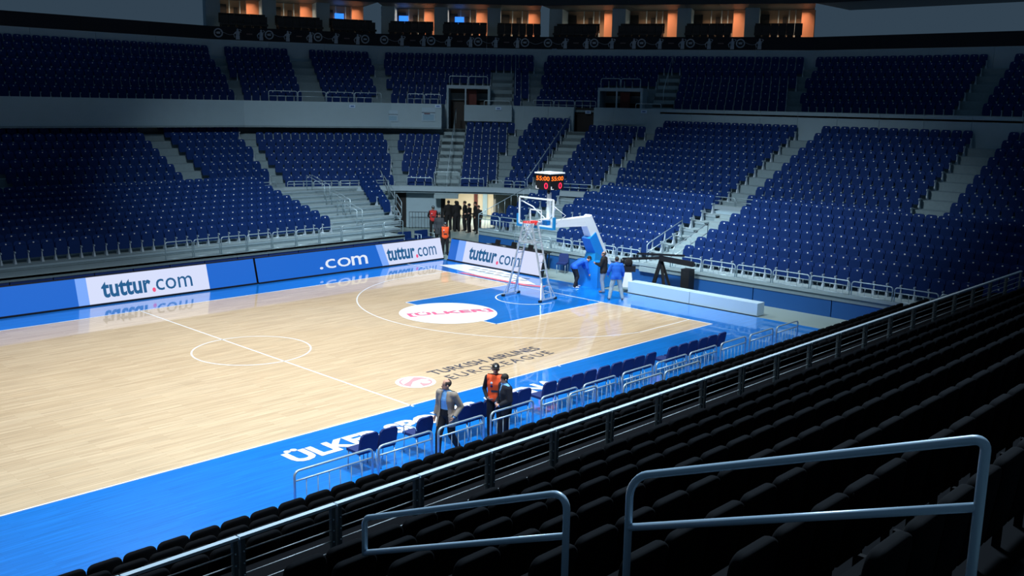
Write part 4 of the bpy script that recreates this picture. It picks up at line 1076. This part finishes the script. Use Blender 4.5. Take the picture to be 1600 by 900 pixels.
def person(loc, yaw, height, label, top, legs, shoes=M_BLACK, hair=M_HAIR, pose=None, vox=.014, look=0, nod=0, cap=None, vest=None, coat=None, hood=False,
           face=True, build=1.0, group=None, bald=False, hoodie=None):
    t = thing('person', loc, yaw, label, 'person', group)
    J = dict(pel=(0,0,.97), wai=(0,0,1.10), che=(0,.01,1.30), nek=(0,0,1.47), hed=(0,.03,1.62),
             shr=(.185,0,1.42), shl=(-.185,0,1.42), elr=(.235,-.03,1.13), ell=(-.235,-.03,1.13), wrr=(.245,.06,.90), wrl=(-.245,.06,.90),
             hir=(.095,0,.93), hil=(-.095,0,.93), knr=(.11,.03,.51), knl=(-.11,.03,.51), anr=(.12,-.02,.09), anl=(-.12,-.02,.09), hdr=None, hdl=None, tor=None, tol=None)
    J.update(pose or {})
    q = {k: (Vector(v) if v is not None else None) for k, v in J.items()}
    for s in 'rl':
        if q['to'+s] is None: q['to'+s] = q['an'+s]+Vector((.03 if s == 'r' else -.03, .17, -.055))
        if q['hd'+s] is None: q['hd'+s] = (q['wr'+s]-q['el'+s]).normalized()
    sc = height/1.78; B = build*1.08
    spine = (q['nek']-q['che']).normalized()
    parts = []  # (p0,p1,r0,r1,flat,side,label)
    def add(a, b, r0, r1, flat=1, side=(1,0,0), lb='top'): parts.append((a, b, r0, r1, flat, side, lb))
    sd = (q['shr']-q['shl']).normalized(); hs = (q['hir']-q['hil']).normalized()
    add(q['pel']-hs*.0, q['wai'], .155*B, .145*B, .72, hs, 'leg'); add(q['wai'], q['che'], .145*B, .168*B, .68, sd)
    add(q['che'], q['che']+spine*.10, .168*B, .15*B, .66, sd)
    add(q['shl'], q['shr'], .062*B, .062*B, 1, (0,1,0))
    add(q['che']+spine*.12, q['nek'], .09, .06, .8, sd)
    add(q['nek'], q['hed']-Vector((0,0,.05)), .056, .054, 1, (1,0,0), 'skin')
    for s in 'rl':
        sg = 1 if s == 'r' else -1
        add(q['sh'+s], q['el'+s], .060*B, .048*B); add(q['el'+s], q['wr'+s], .047*B, .034)
        add(q['hi'+s], q['kn'+s], .098*B, .074*B, 1, (1,0,0), 'leg'); add(q['kn'+s], q['an'+s], .072*B, .058*B, 1, (1,0,0), 'leg')
        add(q['an'+s]+Vector((0,-.035,-.045)), q['to'+s], .040, .034, .8, (1,0,0), 'shoe')
        fw_ = Vector((0,1,0)); 
        for h in hand(q['wr'+s]+q['hd'+s]*.01, q['hd'+s], (-sg*.8, .2, 0), fw_, 1.0): parts.append(h+('skin',))
    # head in its own frame
    Rz = Matrix.Rotation(look, 3, 'Z') @ Matrix.Rotation(nod, 3, 'X'); H = q['hed']
    def hp(x, y, z): return H+Rz @ Vector((x, y, z))
    hg = []
    def hadd(c, rx, ry, rz, seg=14, rg=10):
        b = MB().ell((0,0,0), rx, ry, rz, seg, rg); c = Vector(c)
        hg.append(([H+Rz @ (c+Vector(v)) for v in b.v], b.f))
    hadd((0,-.012,.035), .075, .094, .088); hadd((0,.018,-.045), .058, .066, .075); hadd((0,.052,-.088), .03, .03, .024)
    hadd((0,.094,-.022), .014, .022, .024); hadd((0,.082,.005), .012, .016, .03)
    hadd((.077,-.005,-.01), .012, .022, .032); hadd((-.077,-.005,-.01), .012, .022, .032); hadd((0,.078,-.062), .024, .014, .012)
    geoms = [capsule(*p_[:6]) for p_ in parts]+hg
    me = remeshed('body', geoms, vox)
    V = centers(me); best = None; lab = []
    ds = [segdist(V, tuple(p_[0]), tuple(p_[1]), p_[2]*(.85 if p_[4] < .9 else 1), p_[3]*(.85 if p_[4] < .9 else 1)) for p_ in parts]
    ds.append(np.linalg.norm(V-np.array(H), axis=1)-.10)
    names = [p_[6] for p_ in parts]+['skin']
    idx = np.argmin(np.array(ds), axis=0); order = {'top': 0, 'leg': 1, 'skin': 2, 'shoe': 3}
    for m in (top, legs, M_SKIN, shoes): pass
    me.materials.clear()
    for m in (top, legs, M_SKIN, shoes): me.materials.append(m)
    me.polygons.foreach_set('material_index', [order[names[i]] for i in idx]); me.update()
    S = Matrix.Scale(sc, 4)
    o = bpy.data.objects.new('body', me); C.objects.link(o); o.parent = t; o.scale = (sc, sc, sc)
    def child(name, mesh_or_mb, m=None):
        c = mesh_or_mb.build(name, m) if isinstance(mesh_or_mb, MB) else bpy.data.objects.new(name, mesh_or_mb)
        if not isinstance(mesh_or_mb, MB): C.objects.link(c)
        c.parent = t; c.scale = (sc, sc, sc); return c
    # hair / cap
    hb = MB().ell((0,-.016,.042), .083, .102, .096, 20, 14); kept = MB()
    F = []
    for f in hb.f:
        c = sum((Vector(hb.v[i]) for i in f), Vector())/len(f)
        lim = .045 if c.y > .03 else (-.015 if c.y > -.03 else -.055)
        ok = c.z > lim
        if bald: ok = c.z > (-.05 if c.y < -.02 else 0) and (c.z < .085 or c.y < -.055) and c.y < .03
        if ok: F.append(f)
    kept.add([hp(*v) for v in hb.v], F, 0, True)
    if not hood: child('hair', kept, hair)
    if cap:
        cb = MB().ell((0,-.012,.05), .088, .108, .092, 20, 14); K = MB()
        K.add([hp(*v) for v in cb.v], [f for f in cb.f if (sum((Vector(cb.v[i]) for i in f), Vector())/len(f)).z > .045], 0, True)
        K.add([hp(*v) for v in [(-.07,.07,.05),(-.045,.155,.035),(.045,.155,.035),(.07,.07,.05),(-.07,.07,.06),(-.045,.155,.045),(.045,.155,.045),(.07,.07,.06)]],
              [(0,3,2,1),(4,5,6,7),(0,1,5,4),(1,2,6,5),(2,3,7,6),(3,0,4,7)])
        cc = child('cap', K, cap)
        bd = MB().ell((0,0,0),.024,.008,.024,10,6); bd.v = [tuple(hp(v[0], v[1]+.088, v[2]+.085)) for v in bd.v]
        bo = bd.build('badge', M_WHITE); bo.parent = cc
    if hood:
        hd_ = MB().ell((0,-.03,.02), .105, .125, .13, 18, 12); K = MB()
        K.add([hp(*v) for v in hd_.v], [f for f in hd_.f if (sum((Vector(hd_.v[i]) for i in f), Vector())/len(f)).y < .05], 0, True); child('hood', K, top)
    if face:
        for sx in (-1, 1):
            e = MB().ell((0,0,0), .012, .006, .007, 8, 6); e.v = [tuple(hp(v[0]+sx*.03, v[1]+.079, v[2]+.008)) for v in e.v]; child('eye', e, M_EYE)
            e = MB().ell((0,0,0), .018, .006, .004, 8, 6); e.v = [tuple(hp(v[0]+sx*.031, v[1]+.081, v[2]+.026)) for v in e.v]; child('eyebrow', e, hair)
        e = MB().ell((0,0,0), .022, .006, .007, 8, 6); e.v = [tuple(hp(v[0], v[1]+.090, v[2]-.062)) for v in e.v]; child('mouth', e, M_LIP)
    def shell(name, infl, m, arms, lo, hi, front=None, legs_too=False, ext=None):
        G = []
        for p_ in parts:
            a, b, r0, r1, fl, side, lb = p_
            if lb in ('skin', 'shoe'): continue
            isarm = any((a-q['sh'+s]).length < 1e-6 and (b-q['el'+s]).length < 1e-6 or (a-q['el'+s]).length < 1e-6 for s in 'rl')
            if isarm and not arms: continue
            isleg = lb == 'leg' and not (a-q['pel']).length < 1e-6
            if isleg and not legs_too: continue
            G.append(capsule(a, b, r0+infl, r1+infl, fl if fl > .9 else fl+.05, side))
        for e_ in (ext or []): G.append(capsule(*e_))
        sm = remeshed(name, G, max(vox, .014), 4); cc = centers(sm)
        keep = (cc[:,2] > lo) & (cc[:,2] < hi)
        if not arms:
            keep &= ~((np.abs(cc[:,0]) > .172*B) & (cc[:,2] > 1.2))
            for s in 'rl':
                dd = segdist(cc, tuple(q['sh'+s]+Vector((.05 if s=='r' else -.05,0,0))), tuple(q['el'+s]), .05, .05); keep &= dd > 0
        else:
            for s in 'rl': keep &= np.linalg.norm(cc-np.array(q['wr'+s]), axis=1) > .055
        if front: keep &= ~front(cc)
        return child(name, sub_mesh(sm, keep, name, m))
    if vest:
        vo = shell('vest', .022, vest, False, .84, 1.50)
        for (vx, vz) in ((.075, 1.33), (.075, 1.26)):
            bd = MB().ell((0,0,0), .028, .006, .028, 10, 6); bd.v = [tuple(Vector(v)+Vector((vx, .150, vz))) for v in bd.v]; b_ = bd.build('badge', M_WHITE if vz > 1.3 else M_SEATD); b_.parent = vo
        MB().add([(-.09,.165,1.12),(.08,.165,1.12),(.08,.168,1.17),(-.09,.168,1.17)], [(0,1,2,3)]).build('print', M_DARKM, vo)
    if coat:
        shell('jacket', coat.get('r', .022), coat['m'], True, coat.get('lo', .78), 1.50, coat.get('front'), True, coat.get('ext'))
    return t
c_ = lambda n, c: mat(n, c, .85, noise=.08, scale=30)
M_BEIGEJ = c_('beige_jacket_cloth', (150, 140, 128)); M_SHIRTB = c_('light_blue_shirt', (120, 180, 235)); M_TROUB = c_('black_trousers', (18, 20, 26))
M_SUIT = c_('dark_suit_cloth', (20, 24, 36)); M_ORV = c_('orange_vest_cloth', (255, 96, 48)); M_REDV = c_('red_vest_cloth', (200, 52, 52)); M_BLKC = c_('black_sweatshirt', (16, 18, 22))
M_BLUEJ = c_('royal_blue_jacket', (20, 98, 204)); M_JEANG = c_('grey_jeans', (130, 148, 165)); M_JEANP = c_('pale_beige_trousers', (150, 172, 182)); M_GREYC = c_('dark_grey_coat', (58, 64, 72)); M_BLACKJ = c_('black_jacket', (14, 15, 18)); M_WSHOE = mat('white_trainers', (225, 230, 235), .5)
M_BRSHOE = mat('brown_shoes', (95, 70, 70), .5)
# front opening for an open jacket: body local +Y is the front
def v_open(w0, w1, zc=1.1):
    return lambda c: (c[:,1] > .04) & (np.abs(c[:,0]) < w0+(w1-w0)*np.clip((1.48-c[:,2])/.6, 0, 1))
# near group
person((-15.78, -10.86, -.002), R(104), 1.80, 'person in beige jacket and light blue shirt walking left past the courtside chairs', M_SHIRTB, M_TROUB, M_BLACK, M_HAIRG,
    dict(elr=(.25,-.05,1.14), wrr=(.26,.05,.92), ell=(-.27,-.13,1.15), wrl=(-.22,.05,.95), knr=(.10,.16,.52), anr=(.11,.17,.09), knl=(-.11,-.02,.51), anl=(-.12,-.30,.14), tol=(-.13,-.16,.05)),
    vox=.0105, look=R(-38), bald=True, coat=dict(m=M_BEIGEJ, r=.02, lo=.72, front=v_open(.055,.12), ext=[((-.10,-.08,.95),(-.12,-.22,.62),.12,.07,.5,(1,0,0)), ((.08,-.06,.95),(.08,-.10,.74),.11,.08,.5,(1,0,0))]))
person((-14.15, -10.72, -.002), R(128), 1.82, 'person in bright orange vest, black sleeves and black cap standing behind the chairs', M_BLKC, M_TROUB, M_BLACK, M_HAIR,
    dict(elr=(.26,-.05,1.14), wrr=(.18,.12,.98), ell=(-.26,-.05,1.14), wrl=(-.18,.12,.98), hdr=(-.7,.4,-.2), hdl=(.7,.4,-.2)), vox=.0105, look=R(8), cap=M_BLACK, vest=M_ORV)
person((-14.22, -11.10, -.002), R(70), 1.66, 'person in dark suit with hands clasped, in profile beside the orange vest', M_SHIRTB, M_TROUB, M_BLACK, M_HAIR,
    dict(elr=(.24,.0,1.13), wrr=(.10,.2,1.0), ell=(-.24,.0,1.13), wrl=(-.10,.2,1.0), hdr=(-.9,.3,0), hdl=(.9,.3,.1)), vox=.0105, nod=R(-8), build=1.12, coat=dict(m=M_SUIT, r=.022, lo=.76, front=v_open(.05,.0)))
# group at the hoop base
person((1.62, .2, -.002), R(-118), 1.76, 'person in blue jacket bending down beside the hoop base, white trainers', M_BLUEJ, M_TROUB, M_WSHOE, M_HAIR,
    dict(pel=(0,-.12,.93), wai=(0,.0,1.02), che=(0,.22,1.12), nek=(0,.42,1.17), hed=(0,.57,1.22), shr=(.17,.36,1.14), shl=(-.17,.36,1.14), elr=(.2,.42,.86), wrr=(.2,.5,.62), ell=(-.22,.40,.86), wrl=(-.20,.55,.66),
    hir=(.10,-.12,.90), hil=(-.10,-.12,.90), knr=(.12,.02,.50), knl=(-.12,.03,.50), anr=(.14,-.12,.09), anl=(-.14,.08,.09)), vox=.014, nod=R(-35), coat=dict(m=M_BLUEJ, r=.018, lo=.84, front=None))
person((1.68, -1.22, -.002), R(22), 1.74, 'person in black sweater and grey jeans working at the hoop arm', M_BLKC, M_JEANG, M_BRSHOE, M_HAIRG,
    dict(elr=(.25,.08,1.16), wrr=(.16,.30,1.16), ell=(-.25,.08,1.18), wrl=(-.14,.32,1.24), anr=(-.02,.0,.09), knr=(.06,.08,.51), anl=(-.14,-.05,.09)), vox=.014, bald=True, build=1.15, coat=dict(m=M_BLKC, r=.018, lo=.84, front=None))
person((.85, -2.52, -.002), R(-42), 1.76, 'person in blue jacket and pale trousers seen from behind, legs apart', M_BLUEJ, M_JEANP, M_BRSHOE, M_HAIR,
    dict(elr=(.27,.02,1.15), wrr=(.29,.14,.95), ell=(-.30,.05,1.15), wrl=(-.30,.2,.98), anr=(.27,-.02,.09), knr=(.19,.03,.51), anl=(-.25,-.02,.09), knl=(-.18,.03,.51)), vox=.014, build=1.1, coat=dict(m=M_BLUEJ, r=.018, lo=.84, front=None))
# tunnel group
person((3.35, 10.35, -.03), R(140), 1.72, 'person in bright orange vest and cap standing in the gap between the screens', M_BLKC, M_TROUB, vest=M_ORV, cap=M_DARKM, vox=.016, face=True)
person((7.43, 15.9, -.03), R(140), 1.80, 'person in red vest standing with arms behind back by the grey wall', M_BLKC, M_TROUB, pose=dict(wrr=(.1,-.14,.98), wrl=(-.1,-.14,.98), elr=(.27,-.12,1.16), ell=(-.27,-.12,1.16), hdr=(-.8,0,-.3), hdl=(.8,0,-.3)), vest=M_REDV, cap=M_DARKM, vox=.016)
person((5.4, 13.1, -.03), R(120), 1.78, 'person in dark grey coat standing between the two vests', M_GREYC, M_TROUB, vox=.016, coat=dict(m=M_GREYC, r=.03, lo=.62, front=None))
G2 = 'dark silhouettes talking in the tunnel'
person((9.97, 17.37, -.03), R(-30), 1.84, 'person in black jacket, leftmost of the group in the lit tunnel', M_BLACKJ, M_TROUB, vox=.018, build=1.15, face=False, group=G2)
person((10.35, 17.15, -.03), R(-60), 1.82, 'person in black jacket just right of the leftmost in the tunnel group', M_BLACKJ, M_TROUB, vox=.018, build=1.1, face=False, group=G2)
person((9.95, 16.6, -.03), R(-20), 1.86, 'tall person in black hooded coat in the middle of the tunnel group', M_BLACKJ, M_TROUB, vox=.018, build=1.25, face=False, hood=True, group=G2, pose=dict(elr=(.3,.15,1.3), wrr=(.22,.25,1.5)))
person((10.6, 16.6, -.03), R(30), 1.84, 'person in dark jacket partly behind the hooded coat', M_BLACKJ, M_TROUB, vox=.018, build=1.15, face=False, group=G2)
person((10.2, 15.8, -.03), R(20), 1.78, 'slim person in black standing third from the right in the tunnel', M_BLACKJ, M_TROUB, vox=.018, face=False, group=G2, pose=dict(wrr=(.12,.26,1.1), elr=(.25,.03,1.12)))
person((11.04, 16.15, -.03), R(60), 1.80, 'person in black, second from the right in the tunnel group', M_BLACKJ, M_TROUB, vox=.018, face=False, group=G2)
person((10.17, 14.97, -.03), R(100), 1.74, 'person in black reaching out an arm, rightmost in the tunnel', M_BLACKJ, M_TROUB, vox=.018, face=False, group=G2, pose=dict(wrr=(.45,.3,1.25), elr=(.34,.1,1.2), hdr=(.6,.8,0)))

# ---------------------------------------------------------------- broadcast gear right of the hoop
tc = thing('television_camera', (2.6, -1.78, -.03), R(35), 'black broadcast camera with fur windshield and white rain cover on its stand', 'camera')
MB().ell((0,.0,1.24), .15, .17, .2, 16, 12).build('fur_windshield', mat('black_fur', (14,14,16), .95, bump=1, scale=60), tc)
cv = MB(); cv.hexa([(-.24,-.22,.25),(.22,-.22,.2),(.22,.22,.2),(-.24,.22,.25),(-.14,-.14,.85),(.14,-.14,.85),(.14,.14,.85),(-.14,.14,.85)]); cv.build('rain_cover', mat('white_cloth_cover', (210,215,212), .9), tc)
MB().box(-.12,.12,-.3,.2,.88,1.1).build('camera_body', M_BLACK, tc)
MB().tube([(0,.2,1.0),(0,.42,1.0)], .07, 12).build('lens', M_BLACK, tc); MB().tube([(0,0,.8),(0,0,.9)], .06, 8).build('pan_head', M_DARKM, tc)
for a in (90, 210, 330):
    MB().tube([(0,0,.8),(.34*math.cos(R(a)),.34*math.sin(R(a)),.0)], .022, 6).build('leg', M_DARKM, tc)
jb = thing('camera_crane', (4.05, -2.4, -.03), 0, 'black camera crane on a dark stand behind the white barrier', 'camera crane')
MB().bar((-.7,1.5,1.22),(-.25,-.2,1.42),.09,.1).build('boom', M_BLACK, jb)
MB().bar((-.5,.9,1.5),(-.1,-1.2,1.62),.06,.08).build('upper_boom', M_BLACK, jb)
MB().bar((-.25,-.1,1.4),(-.0,-1.6,1.3),.16,.2).build('counterweight_arm', M_BLACK, jb)
MB().ell((-.7,1.5,1.1),.1,.1,.14,10,8).build('camera_head', M_BLACK, jb)
MB().bar((-.15,-.1,1.35),(-.25,.25,0),.14,.14).build('leg', M_BLACK, jb); MB().bar((-.15,-.1,1.35),(.1,-.5,0),.1,.1).build('leg', M_BLACK, jb); MB().bar((-.15,-.1,1.35),(-.4,-.5,0),.1,.1).build('leg', M_BLACK, jb)
MB().box(-.3,.1,-1.6,-1.2,.0,1.1).build('counterweight', M_BLACK, jb)
